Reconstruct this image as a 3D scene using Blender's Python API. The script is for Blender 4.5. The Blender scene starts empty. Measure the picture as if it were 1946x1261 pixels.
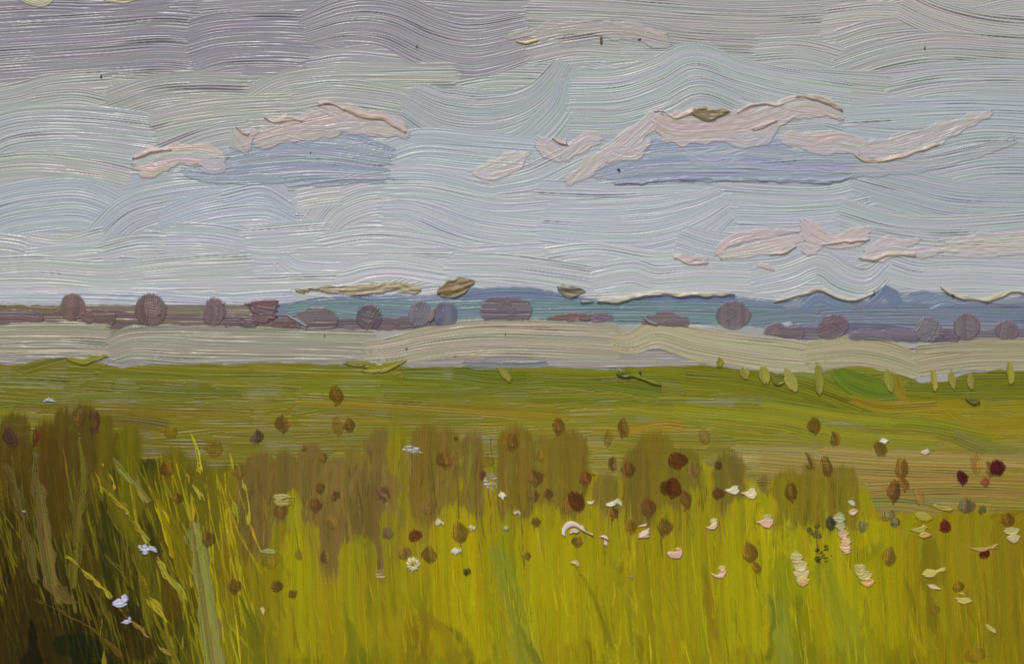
import bpy, math, random
import numpy as np
rng = np.random.RandomState(7)
random.seed(7)
C = bpy.context.scene.collection

# ------------------------------------------------------------------ units
# everything is planned in "paint units": 1 unit = 1/1946 of the visible width (0.40 m)
S = 0.40 / 1946.0
CX, CY, Z0 = 973.0, 630.5, 1.5
GAIN = 0.70                       # painted surface of albedo a is photographed at about a*GAIN

def lin(c):
    c = np.asarray(c, float) / 255.0
    return np.where(c <= 0.04045, c / 12.92, ((c + 0.055) / 1.055) ** 2.4) / GAIN

# ------------------------------------------------------------------ sample grid of the paint surface
def axis(a, b, m, st, stm):
    lo = np.arange(a - m, a - 1e-6, stm)
    mid = np.arange(a, b, st)
    hi = np.arange(mid[-1] + stm, b + m, stm)
    return np.concatenate([lo, mid, hi])
XS = axis(-6, 1953, 240, 1.1, 3.4)
YS = axis(-6, 1268, 220, 1.1, 3.4)
NX, NY = len(XS), len(YS)
GX, GY = np.meshgrid(XS, YS)      # [row, col]

# ------------------------------------------------------------------ bristle noise
def band(nu, nv, lu, lv, q=0.6, seed=0):
    r = np.random.RandomState(seed)
    n = np.fft.fft2(r.randn(nv, nu))
    fu = np.fft.fftfreq(nu)[None, :]; fv = np.abs(np.fft.fftfreq(nv))[:, None]
    g = np.exp(-(fu * lu) ** 2 * 6) * np.exp(-((fv * lv - 1) / q) ** 2)
    o = np.real(np.fft.ifft2(n * g))
    return (o / o.std()).astype(np.float32)
DU = 3.0                           # u sample spacing
TA = band(1024, 1024, 40, 12, .6, 1)
TB = band(1024, 1024, 22, 4.9, .5, 2)
TC = band(1024, 1024, 14, 3.4, .4, 3)
TH1 = band(1024, 1024, 22, 34, .9, 6)
TH2 = band(1024, 1024, 22, 34, .9, 8)
TM = band(1024, 1024, 40, 44, .9, 9)       # small shifts of hue in half-mixed paint
TL = band(1024, 1024, 90, 26, .8, 4)       # slow colour streaks
TN = band(1024, 1024, 7, 18, .9, 5)        # lumpy
TB2 = np.sign(TB) * np.maximum(np.abs(TB) - .32, 0) * 1.45

def samp(T, u, v):
    nv, nu = T.shape
    u = np.mod(u / DU, nu); v = np.mod(v, nv)
    i = u.astype(np.int32); j = v.astype(np.int32)
    fu = (u - i).astype(np.float32); fv = (v - j).astype(np.float32)
    i %= nu; j %= nv
    i1 = (i + 1) % nu; j1 = (j + 1) % nv
    return (T[j, i] * (1 - fu) + T[j, i1] * fu) * (1 - fv) + (T[j1, i] * (1 - fu) + T[j1, i1] * fu) * fv

def sstep(a, b, x):
    t = np.clip((x - a) / (b - a), 0, 1)
    return t * t * (3 - 2 * t)

WEAVE = (np.sin(GX * 2 * np.pi / 4.6 + .6 * np.sin(GY / 23)) * np.sin(GY * 2 * np.pi / 4.6 + .6 * np.sin(GX / 31))).astype(np.float32)
WEAVE[(GX < -8) | (GX > 1955) | (GY < -8) | (GY > 1270)] = 0

# ------------------------------------------------------------------ a layer of paint
class Layer:
    def __init__(s, base=False):
        s.A = np.zeros((NY, NX), np.float32)
        s.H = np.zeros((NY, NX), np.float32)
        s.C = np.zeros((NY, NX, 3), np.float32)
        s.R = np.zeros((NY, NX), np.int8) if base else None
        s.base = base
        s.bb = [NX, 0, NY, 0]

def spline(pts, step):
    p = np.array(pts, float)
    if len(p) == 2:
        q = p
    else:
        e = np.vstack([2 * p[0] - p[1], p, 2 * p[-1] - p[-2]])
        out = []
        for k in range(1, len(e) - 2):
            t = np.linspace(0, 1, 14, endpoint=False)[:, None]
            a, b, c, d = e[k - 1], e[k], e[k + 1], e[k + 2]
            out.append(.5 * (2 * b + (c - a) * t + (2 * a - 5 * b + 4 * c - d) * t ** 2 + (3 * b - a - 3 * c + d) * t ** 3))
        q = np.vstack(out + [p[-1:]])
    d = np.r_[0, np.cumsum(np.hypot(*np.diff(q, axis=0).T))]
    n = max(2, int(d[-1] / step) + 1)
    s = np.linspace(0, d[-1], n)
    return np.c_[np.interp(s, d, q[:, 0]), np.interp(s, d, q[:, 1])], s

def nearest(px, py, q, s):
    best = np.full(px.shape, 1e18, np.float32); U = np.zeros(px.shape, np.float32); V = np.zeros(px.shape, np.float32)
    n = len(q) - 1
    for k in range(n):
        a, b = q[k], q[k + 1]
        L = s[k + 1] - s[k]; d = (b - a) / max(L, 1e-9)
        rx, ry = px - a[0], py - a[1]
        t = rx * d[0] + ry * d[1]
        v = ry * d[0] - rx * d[1]
        tc = np.clip(t, -1e9 if k == 0 else 0, 1e9 if k == n - 1 else L)
        # outside the ends the distance still counts, so that end segments do not win everywhere
        tr = np.clip(t, 0, L)
        dd = (t - tr) ** 2 + v * v
        w = dd < best
        best = np.where(w, dd, best); U = np.where(w, s[k] + tc, U); V = np.where(w, np.sign(v) * np.sqrt((t - tc) ** 2 + v * v), V)
    return U, V

def stroke(Ly, pts, w, col, col2=None, relief=1.0, thick=0.0, a=1.0, fray=7.0, fray0=None, dry=None, mix=0.2,
           lip=0.8, elip=0.6, rnd=0.5, soft=1.6, rough=1.2, serr=.5, fs=0.0, rid=None, streak=1.0, hue=.03, lump=0.0, weave=0.0, clip=None, ca=1.0):
    """one stroke of a loaded brush: outline, bristle furrows, ridges of pushed-up paint, streaky pigment"""
    ws = np.atleast_1d(np.asarray(w, float))
    wm = ws.max()
    q, s = spline(pts, max(4.0, min(14.0, wm * .35)))
    L = s[-1]
    pad = wm * .5 + max(fray, fray0 or 0) * 1.5 + 6
    i0 = max(0, np.searchsorted(XS, q[:, 0].min() - pad)); i1 = min(NX, np.searchsorted(XS, q[:, 0].max() + pad))
    j0 = max(0, np.searchsorted(YS, q[:, 1].min() - pad)); j1 = min(NY, np.searchsorted(YS, q[:, 1].max() + pad))
    if i1 - i0 < 2 or j1 - j0 < 2: return
    X = GX[j0:j1, i0:i1]; Y = GY[j0:j1, i0:i1]
    if X.size > 9000:
        st = 4
        ci = np.unique(np.r_[np.arange(0, i1 - i0, st), i1 - i0 - 1]); cj = np.unique(np.r_[np.arange(0, j1 - j0, st), j1 - j0 - 1])
        u, v = nearest(X[np.ix_(cj, ci)], Y[np.ix_(cj, ci)], q, s)
        def up(f):
            ii = np.arange(i1 - i0); k = np.clip(np.searchsorted(ci, ii, 'right') - 1, 0, len(ci) - 2); t = (ii - ci[k]) / (ci[k + 1] - ci[k])
            f = f[:, k] * (1 - t) + f[:, k + 1] * t
            jj = np.arange(j1 - j0); k = np.clip(np.searchsorted(cj, jj, 'right') - 1, 0, len(cj) - 2); t = ((jj - cj[k]) / (cj[k + 1] - cj[k]))[:, None]
            return f[k] * (1 - t) + f[k + 1] * t
        u, v = up(u), up(v)
    else:
        u, v = nearest(X, Y, q, s)
    hw = .5 * (np.interp(u, np.linspace(0, L, len(ws)), ws) if len(ws) > 1 else ws[0])
    vn = v / hw
    vb = vn * wm * .5                                   # bristle coordinate (bristles converge with the width)
    ou, ov = rng.rand() * 3000, rng.rand() * 1000
    bu = u + ou; bv = vb + ov
    edge = rough * samp(TN, u * 1.3 + ou * .7, np.sign(v) * 60 + ov) + serr * rough * samp(TC, u * 4 + ou, np.sign(v) * 90 + ov)
    m = sstep(-soft * .5, soft * .5, (1 - np.abs(vn)) * hw + edge)
    e = rnd * hw * (1 - np.sqrt(1 - np.clip(vn, -1, 1) ** 2))
    f0 = fray if fray0 is None else fray0
    n1 = samp(TA, bv * 0 + 100 + ou, bv) * .6 + samp(TB, bv * 0 + 700 + ou, bv) * .6
    n2 = samp(TA, bv * 0 + 1400 + ou, bv) * .6 + samp(TB, bv * 0 + 2100 + ou, bv) * .6
    d0 = u - e + f0 * n1 * .7; d1 = L - u - e + fray * n2 * .7
    m = m * sstep(-soft, soft, d0) * sstep(-soft, soft, d1)
    B = samp(TB2, bu, bv); Aa = samp(TA, bu, bv); Cc = samp(TC, bu, bv)
    if dry is not None:
        dn = .5 * samp(TB, bu * 1.7, bv) + .5 * samp(TC, bu * 2, bv) + .45 * WEAVE[j0:j1, i0:i1] - .5 * np.clip(u / L, 0, 1)
        m = m * sstep(dry - .35, dry + .35, dn)
    if weave > .5:
        m = m * sstep(-.25, .35, .75 * WEAVE[j0:j1, i0:i1] + .5 * samp(TN, X * 2.2 + ou, Y * 6) + .15); h_w = 0
    if clip is not None: m = m * clip(X, Y)
    m = (m * a).astype(np.float32)
    h = relief * np.clip(.82 + .3 * samp(TM, bu, bv), .4, 1.4) * np.maximum(.32 * Aa + .9 * B + .34 * Cc, -1.7) + lump * samp(TN, bu * 2, bv * 1.0)
    ln = np.clip(.55 + .6 * samp(TN, u * .6 + ou, np.sign(v) * 40 + ov), 0, 1.6)
    h = h + lip * ln * np.exp(-(((1 - np.abs(vn)) * hw - 1.5) / 2.6) ** 2)
    h = h + elip * np.exp(-((d1 - 2) / 3.5) ** 2) + .5 * elip * np.exp(-((d0 - 2) / 3.0) ** 2)
    h = h + thick + min(weave, .3) * WEAVE[j0:j1, i0:i1]
    H = Ly.H[j0:j1, i0:i1]; A = Ly.A[j0:j1, i0:i1]; Co = Ly.C[j0:j1, i0:i1]
    c1 = lin(col); c2 = lin(col2) if col2 is not None else c1 * .93
    k = np.clip(.5 + .42 * streak * (.8 * samp(TL, bu * .8, bv) + .5 * samp(TB, bu, bv + 31)) + fs * (.35 * samp(TB, bu * 1.5, bv + 77) + .3 * samp(TC, bu * 1.5, bv + 55)), 0, 1)[..., None]
    c = c1 * (1 - k) + c2 * k
    c = c * (1 + .03 * streak * samp(TC, bu, bv + 11))[..., None]
    if hue:
        h1 = samp(TH1, bu, bv); h2 = samp(TH2, bu, bv)
        c = c * np.stack([1 + hue * h1, 1 - .35 * hue * h1 + .4 * hue * h2, 1 + .5 * hue * h1 - .9 * hue * h2], -1)
    mm = m[..., None]
    if Ly.base:
        if mix: c = c * (1 - mix) + Co * mix
        H[...] = H * (1 - m) + h * m
        Co[...] = Co * (1 - mm * ca) + c * mm * ca
    else:
        na = np.maximum(A, m)
        wgt = np.where(A > 0.02, m, 1.0)
        if mix and A.any(): c = np.where(A[..., None] > .3, c * (1 - mix) + Co * mix, c)
        H[...] = np.where(A > .02, H * (1 - m) + h * m, h)
        Co[...] = Co * (1 - wgt[..., None]) + c * wgt[..., None]
        A[...] = na
    if rid is not None: Ly.R[j0:j1, i0:i1][m > .5] = rid
    Ly.bb = [min(Ly.bb[0], i0), max(Ly.bb[1], i1), min(Ly.bb[2], j0), max(Ly.bb[3], j1)]

def field(ctrl, p=2.6):
    P = np.array([c[0] for c in ctrl], float); K = np.array([c[1] for c in ctrl], float)
    def f(x, y, jit=0.0):
        d = ((P[:, 0] - x) ** 2 + ((P[:, 1] - y) * 1.4) ** 2 + 200) ** (p / 2)
        w = 1 / d
        c = (K * w[:, None]).sum(0) / w.sum()
        if jit: c = c * (1 + jit * rng.randn()) + jit * 18 * rng.randn(3) * np.array([1, .8, .9])
        return np.clip(c, 2, 250)
    return f

SKY, HILL, FIELD, MEADOW, DRYG, GRASS = 0, 1, 2, 3, 4, 5
P = Layer(True)
P.C[...] = lin((150, 150, 145)); P.R[...] = SKY

# ================================================================== the sky: broad horizontal strokes
skyc = field([((60, 60), (126, 120, 126)), ((250, 70), (130, 124, 129)), ((360, 110), (134, 130, 135)), ((480, 70), (140, 134, 140)), ((650, 60), (144, 139, 142)),  # upper left: lilac paint, also darkened by light falloff put into the colour
    ((850, 60), (148, 143, 145)), ((900, 95), (148, 145, 147)), ((500, 130), (152, 152, 149)), ((1050, 60), (166, 163, 155)), ((1250, 50), (162, 160, 155)), ((1450, 40), (162, 159, 153)), ((1650, 50), (170, 168, 160)),
    ((1850, 40), (172, 169, 162)), ((80, 180), (166, 168, 160)), ((250, 180), (167, 168, 158)), ((420, 180), (170, 170, 156)), ((620, 170), (172, 173, 162)), ((850, 180), (170, 176, 172)),
    ((1050, 150), (170, 173, 166)), ((1050, 220), (168, 175, 174)), ((1200, 170), (170, 176, 172)), ((1400, 150), (168, 174, 170)), ((1600, 150), (170, 172, 165)), ((1800, 130), (168, 168, 163)), ((1750, 220), (165, 173, 174)), ((1900, 250), (166, 170, 170)),
    ((60, 270), (163, 168, 167)), ((200, 260), (168, 171, 168)), ((100, 330), (171, 171, 163)), ((100, 400), (168, 175, 177)), ((300, 400), (170, 174, 177)), ((450, 390), (168, 174, 182)), ((600, 400), (182, 181, 177)),
    ((800, 400), (178, 182, 185)), ((850, 280), (170, 177, 179)), ((1000, 400), (175, 180, 183)), ((1200, 400), (174, 178, 181)), ((1400, 400), (172, 177, 179)), ((1600, 380), (168, 174, 176)), ((1800, 370), (165, 170, 171)), ((1800, 450), (172, 174, 171)),
    ((100, 480), (177, 178, 175)), ((300, 500), (180, 182, 178)), ((600, 500), (185, 186, 184)), ((900, 500), (182, 184, 183)), ((1200, 510), (182, 184, 182)), ((1450, 510), (178, 180, 180)), ((1800, 520), (176, 178, 178)), ((150, 540), (178, 180, 172)), ((420, 545), (176, 180, 176))])
def sk(pts, w, col=None, d2=(-9, -7, -5), **k):
    mx = np.mean([p[0] for p in pts]); my = np.mean([p[1] for p in pts])
    c = np.array(col if col is not None else skyc(mx, my, .012) + (-6, -4.5, 0), float)
    k.setdefault('rid', SKY); k.setdefault('relief', .58); k.setdefault('lip', .4); k.setdefault('elip', .3); k.setdefault('fray', 9); k.setdefault('soft', 5); k.setdefault('hue', .022); k.setdefault('mix', .22)
    stroke(P, pts, w, c, np.clip(c + np.array(d2), 0, 255), **k)
y = -215
while y < 600:
    x = -330 + rng.rand() * 100
    while x < 2200:
        ln = 240 + rng.rand() * 200; b = rng.randn() * 9; t = rng.randn() * 6
        sk([(x, y + t + rng.randn() * 6), (x + ln * .3, y - b), (x + ln * .7, y - b * .7 + rng.randn() * 5), (x + ln, y - t + rng.randn() * 8)], [60 + rng.rand() * 30, 75, 60 + rng.rand() * 30])
        x += ln * .72
    y += 42
# the strokes that can be told apart, in the order they were laid
for pts, w in [
    ([(-60, 20), (60, 12), (200, 14), (320, 2)], 50), ([(380, 12), (520, 2), (640, -6)], 50), ([(620, 14), (760, 8), (900, 20), (1040, 22)], 60),
    ([(-60, 104), (0, 96), (190, 84), (300, 76), (372, 80)], 122), ([(358, 100), (420, 84), (520, 80), (606, 84)], 122),
    ([(1000, 20), (1150, 24), (1300, 34), (1440, 40), (1570, 34)], 110), ([(585, 130), (660, 120), (760, 130), (860, 142)], 60),
    ([(575, 60), (660, 36), (740, 40), (820, 74), (900, 90), (1010, 66)], [70, 100, 110, 120, 100]),
    ([(1000, 100), (1090, 82), (1180, 86)], 50), ([(1060, 70), (1180, 56), (1300, 76), (1440, 84)], 45),
    ([(1560, 70), (1660, 58), (1720, 62)], 110), ([(1590, 108), (1680, 84), (1830, 78), (2000, 96)], 100), ([(1715, 4), (1780, 34), (1880, 58), (2010, 70)], 70),
    ([(-40, 200), (40, 186), (100, 170), (210, 162)], 60), ([(60, 205), (140, 196), (205, 208)], 60), ([(200, 205), (290, 176), (380, 168), (472, 170)], 66),
    ([(472, 196), (530, 164), (620, 150), (740, 150), (870, 148)], [50, 60, 60]), ([(-50, 300), (10, 262), (90, 250), (190, 254), (292, 266)], 104),
    ([(288, 240), (350, 226), (440, 214), (560, 208)], 62), ([(300, 300), (400, 262), (480, 250)], 50), ([(560, 190), (640, 180), (760, 196), (800, 214)], 60),
    ([(1430, 120), (1520, 116), (1610, 138)], 90), ([(1590, 150), (1680, 120), (1780, 104), (1900, 110), (2010, 118)], 90), ([(1590, 170), (1700, 166), (1840, 150), (1990, 150)], 70),
    ([(1470, 170), (1560, 176), (1700, 186)], 90), ([(1690, 190), (1780, 172), (1900, 166), (2010, 170)], 80), ([(1600, 230), (1720, 224), (1850, 220), (2010, 226)], 80),
    ([(770, 190), (850, 228), (950, 232), (1030, 196), (1084, 122)], [90, 120, 120, 90, 56]), ([(940, 290), (1010, 270), (1070, 210), (1086, 150)], [60, 80, 60]),
    ([(1080, 190), (1180, 186), (1260, 158), (1320, 128), (1400, 152), (1500, 178), (1620, 196)], [120, 118, 100, 84, 96, 90]),
    ([(1080, 240), (1180, 240), (1270, 214), (1330, 186), (1400, 210)], 70),
    ([(735, 300), (800, 282), (900, 290), (1040, 300)], 80), ([(728, 340), (800, 330), (900, 340), (1030, 346)], 60),
    ([(1620, 270), (1740, 276), (1870, 258), (2010, 266)], 80), ([(1650, 330), (1760, 340), (1880, 320), (2010, 320)], 100),
    ([(-50, 330), (60, 318), (180, 330), (250, 345)], 60), ([(-60, 440), (0, 404), (80, 388), (160, 386), (240, 418)], [96, 104, 104, 90]),
    ([(235, 372), (330, 352), (420, 352)], 50), ([(185, 462), (245, 408), (330, 384), (470, 366)], [70, 76, 70, 50]),
    ([(305, 436), (400, 410), (500, 402), (560, 424)], [80, 100, 110, 80]), ([(420, 366), (500, 352), (556, 380)], 50),
    ([(600, 440), (636, 396), (690, 372), (745, 366)], [80, 90, 90]), ([(560, 380), (600, 372), (650, 366)], 46),
    ([(720, 392), (790, 394), (900, 432), (1010, 446), (1090, 440)], [90, 130, 130, 120]), ([(735, 350), (820, 352), (940, 376), (1060, 370)], 60),
    ([(930, 352), (1010, 336), (1070, 308), (1130, 280)], [40, 56, 50]), ([(1020, 360), (1150, 366), (1300, 362), (1400, 372)], 40),
    ([(1025, 436), (1130, 444), (1230, 442), (1320, 418), (1392, 378)], [110, 130, 140, 120, 70]), ([(1380, 366), (1480, 372), (1570, 372), (1650, 354)], 56),
    ([(1620, 340), (1720, 366), (1820, 388), (1960, 392)], [70, 90, 80]), ([(1400, 410), (1500, 412), (1600, 404), (1660, 392)], 50), ([(1590, 404), (1700, 434), (1820, 440), (2010, 424)], 60),
    ([(-50, 470), (30, 478), (60, 490)], 60), ([(50, 462), (120, 470), (200, 452)], 46), ([(50, 492), (140, 484), (250, 478), (330, 486)], 46), ([(190, 478), (260, 462), (320, 462)], 40),
    ([(310, 460), (400, 462), (500, 478), (620, 470)], 70), ([(460, 446), (540, 440), (620, 434)], 40), ([(600, 470), (700, 454), (800, 462), (880, 480)], 50),
    ([(1020, 500), (1130, 488), (1240, 504), (1320, 500)], 60), ([(880, 490), (960, 486), (1040, 484)], 50), ([(1290, 450), (1360, 470), (1450, 470), (1560, 452)], 60),
    ([(-60, 520), (60, 512), (200, 520), (340, 508), (480, 500)], 56), ([(560, 490), (700, 488), (860, 490)], 40),
    ([(530, 494), (560, 516), (640, 522), (700, 508), (760, 506), (850, 520)], 50), ([(850, 504), (960, 506), (1070, 520), (1130, 530)], 50), ([(1120, 532), (1200, 520), (1246, 532), (1330, 526), (1430, 530)], 56),
    ([(1640, 452), (1760, 470), (1900, 476), (2010, 470)], 50), ([(1560, 470), (1650, 480), (1740, 498), (1900, 506), (2010, 505)], [40, 50, 50]),
    ([(1426, 536), (1500, 520), (1556, 500), (1604, 528), (1650, 536), (1690, 502)], [56, 64, 60, 66, 60, 40]), ([(1690, 508), (1750, 524), (1850, 522), (2010, 530)], 56),
    ([(-60, 540), (80, 536), (200, 544), (330, 540), (470, 536), (640, 532)], 34)]:
    sk(pts, w)
# blue lower edge of the sky and pale line over the hills
sk([(-60, 562), (100, 560), (300, 566), (460, 572), (560, 566)], 30, (150, 156, 176), (20, 18, 6))
sk([(300, 556), (420, 564), (540, 556)], 12, (172, 178, 186))
sk([(-40, 556), (120, 553), (300, 552)], 10, (184, 188, 190))

# ================================================================== far blue and teal hills
HX = [-260, 520, 560, 600, 650, 700, 800, 860, 900, 1000, 1060, 1110, 1160, 1200, 1245, 1320, 1390, 1440, 1510, 1530, 1555, 1580, 1600, 1650, 1665, 1683, 1700, 1718, 1750, 1800, 1850, 1880, 1920, 1946, 2200]
HY = [580, 578, 572, 566, 562, 560, 562, 556, 548, 545, 556, 566, 574, 570, 562, 562, 562, 570, 572, 562, 553, 560, 570, 568, 553, 542, 549, 559, 552, 556, 572, 574, 566, 562, 566]
def hclip(X, Y): return sstep(-1.5, 1.5, Y - np.interp(X, HX, HY) + .8 * samp(TN, X * 2, X * 0 + 7))
def hl(pts, w, c, c2=None, **k):
    k.setdefault('relief', .45); k.setdefault('mix', .12); k.setdefault('lip', .3)
    f = lambda q: None if q is None else np.array(q, float) * .74 + .15 * np.mean(q)
    c, c2 = f(c), f(c2)
    stroke(P, pts, w, c, c2, rid=HILL, clip=hclip, **k)
hl([(-260, 606), (200, 606), (560, 606)], 60, (112, 98, 84), (124, 112, 78), relief=.3)
hl([(500, 580), (700, 574), (900, 566), (1100, 566), (1300, 570), (1500, 578)], 60, (108, 124, 158), (120, 138, 168))
hl([(1400, 582), (1550, 570), (1700, 566), (1850, 572), (2200, 580)], 70, (118, 132, 158), (134, 148, 168))
hl([(880, 562), (960, 556), (1060, 562), (1130, 572)], 30, (100, 116, 152), (118, 136, 165))
hl([(1100, 578), (1180, 576), (1250, 570), (1330, 568), (1400, 570)], 22, (92, 110, 158), (108, 126, 165))
hl([(560, 578), (640, 566), (700, 572)], 24, (98, 112, 152), (112, 128, 162))
hl([(545, 600), (650, 590), (800, 596), (960, 590), (1100, 592), (1300, 594), (1490, 602)], 44, (104, 142, 144), (108, 132, 150))
hl([(1000, 600), (1200, 598), (1480, 604)], 26, (112, 146, 148), (104, 132, 146), relief=.6)
hl([(1500, 606), (1650, 600), (1800, 600), (2200, 606)], 50, (118, 132, 152), (110, 122, 146), relief=.6)
hl([(1420, 606), (1520, 598), (1560, 600)], 26, (116, 140, 148), (112, 130, 150))
hl([(1526, 584), (1555, 564), (1590, 576), (1626, 580)], 26, (108, 128, 164), (122, 140, 170))
hl([(1652, 574), (1676, 552), (1683, 534)], [30, 26, 12], (104, 122, 158), (114, 130, 162), soft=5)
hl([(1683, 536), (1694, 560), (1712, 580)], [14, 26, 20], (100, 118, 158), (112, 128, 162), soft=5)
hl([(1730, 566), (1770, 556), (1806, 562)], 26, (106, 126, 166), (120, 138, 170))
hl([(1766, 580), (1790, 570), (1814, 572)], 24, (120, 142, 168), (128, 150, 170))
hl([(560, 586), (620, 584), (680, 592)], 14, (118, 150, 152))
# mauve ground line under the trees
hl([(-260, 608), (100, 606), (300, 612), (520, 614), (700, 620)], 30, (104, 86, 90), (120, 100, 92), relief=.35)
hl([(560, 618), (680, 616), (850, 612)], 20, (104, 90, 98), (96, 92, 104), relief=.3)
hl([(1480, 632), (1640, 634), (1800, 638), (2200, 634)], 26, (110, 98, 112), (100, 96, 116), relief=.5)
hl([(1560, 622), (1660, 620), (1740, 630)], 12, (106, 108, 132), (96, 96, 120))
hl([(-60, 586), (30, 584), (110, 589)], 14, (124, 112, 58), (116, 96, 70), relief=.3)
hl([(-60, 576), (40, 577), (120, 580)], 5, (150, 106, 20), (122, 84, 30), thick=1)

# ================================================================== pale stubble field
def fl(pts, w, c, c2=None, **k):
    k.setdefault('relief', .6); k.setdefault('mix', .1); k.setdefault('rid', FIELD); k.setdefault('lip', .9); k.setdefault('elip', .4); k.setdefault('hue', .02)
    c = np.array(c) * (.96, .965, .95)
    c2 = None if c2 is None else np.array(c2) * (.96, .965, .95)
    stroke(P, pts, w, c, c2 if c2 is not None else tuple(np.array(c) - (9, 10, 6)), **k)
fl([(-60, 670), (400, 676), (900, 680), (1400, 680), (2200, 690)], 50, (146, 140, 140), (128, 128, 132), relief=.7)
fl([(-260, 642), (-60, 644), (60, 642), (150, 642), (214, 646)], [60, 62, 62, 64], (158, 152, 132), (140, 140, 126))
fl([(120, 690), (200, 688)], 14, (152, 142, 142))
fl([(-40, 682), (30, 684)], 18, (154, 146, 144))
fl([(206, 668), (260, 652), (400, 656), (560, 658), (720, 662)], [56, 74, 72, 70, 68], (150, 148, 132), (140, 140, 128))
fl([(560, 690), (680, 688), (800, 692), (920, 688)], 16, (146, 142, 138))
fl([(690, 672), (740, 668), (820, 652), (920, 642), (1040, 644), (1185, 652)], [50, 62, 74, 74, 76, 74], (164, 158, 138), (146, 140, 124))
fl([(880, 694), (980, 696), (1080, 692)], 16, (118, 122, 126))
fl([(1040, 690), (1160, 690), (1300, 690), (1420, 694)], 18, (160, 154, 146), (136, 128, 130))
fl([(1162, 650), (1200, 652), (1250, 634), (1320, 652), (1420, 668), (1560, 684)], [30, 54, 62, 62, 66, 60], (170, 166, 136), (158, 152, 124))
fl([(1528, 676), (1620, 668), (1690, 678), (1756, 702)], [50, 62, 64, 46], (168, 162, 130), (152, 146, 116))
fl([(1740, 690), (1800, 680), (1900, 672), (2200, 676)], [54, 62, 62], (164, 156, 126), (146, 138, 112))
fl([(1740, 664), (1850, 658), (2200, 658)], 20, (156, 150, 122))

# ================================================================== green meadow
meac = field([((50, 710), (104, 99, 24)), ((200, 710), (106, 103, 15)), ((400, 720), (100, 100, 14)), ((100, 750), (112, 106, 16)), ((300, 750), (96, 96, 22)), ((500, 740), (116, 111, 18)), ((200, 795), (106, 88, 14)),
    ((450, 790), (120, 106, 17)), ((600, 780), (122, 107, 18)), ((700, 720), (106, 108, 10)), ((900, 720), (92, 99, 8)), ((1100, 720), (106, 106, 8)), ((1300, 720), (106, 106, 8)), ((800, 775), (127, 111, 20)),
    ((1000, 790), (128, 113, 22)), ((1150, 770), (120, 116, 16)), ((1300, 770), (126, 119, 20)), ((1450, 740), (110, 109, 10)), ((1500, 790), (130, 123, 25)), ((1600, 740), (94, 108, 18)), ((1700, 780), (132, 118, 18)),
    ((1850, 740), (106, 105, 10)), ((1850, 790), (134, 118, 12)), ((1650, 815), (126, 123, 22)), ((1800, 840), (114, 110, 32)), ((1550, 840), (130, 118, 35)), ((1250, 815), (134, 115, 25)), ((1100, 825), (134, 116, 40)),
    ((700, 830), (116, 101, 20)), ((450, 830), (112, 101, 16)), ((1500, 885), (128, 112, 52)), ((1700, 885), (146, 119, 62)), ((1850, 895), (146, 116, 64)), ((1900, 950), (132, 112, 46)), ((1780, 950), (130, 112, 50)), ((300, 850), (106, 92, 14)), ((900, 850), (120, 104, 26))])
MX = [-260, 0, 30, 100, 200, 230, 330, 480, 560, 660, 780, 880, 950, 1010, 1060, 1150, 1250, 1330, 1420, 1480, 1560, 1600, 1640, 1690, 1750, 1800, 1850, 1900, 2200]
MY = [690, 690, 692, 676, 690, 698, 692, 690, 690, 693, 698, 696, 700, 700, 698, 702, 697, 692, 704, 708, 708, 696, 696, 706, 728, 722, 708, 704, 706]
def mclip(X, Y): return sstep(-1.2, 1.2, Y - np.interp(X, MX, MY) + 1.2 * samp(TN, X * 1.5, X * 0 + 77))
def md(pts, w, c=None, c2=None, **k):
    mx = np.mean([p[0] for p in pts]); my = np.mean([p[1] for p in pts])
    c = np.array(c if c is not None else meac(mx, my, .03), float) * (1.02, 1.06, .95)
    k.setdefault('relief', .46); k.setdefault('mix', .25); k.setdefault('lip', .1); k.setdefault('clip', mclip); k.setdefault('rid', MEADOW); k.setdefault('streak', 1.3)
    stroke(P, pts, w, c, c2 if c2 is not None else c * np.array([.86, .88, .8]), **k)
for yy in range(985, 690, -16):
    x = -330 + rng.rand() * 100
    while x < 2200:
        ln = 170 + rng.rand() * 190; t = rng.randn() * 5
        md([(x, yy + t), (x + ln * .5, yy + rng.randn() * 4), (x + ln, yy - t)], 28 + rng.rand() * 14)
        x += ln * .7
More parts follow.
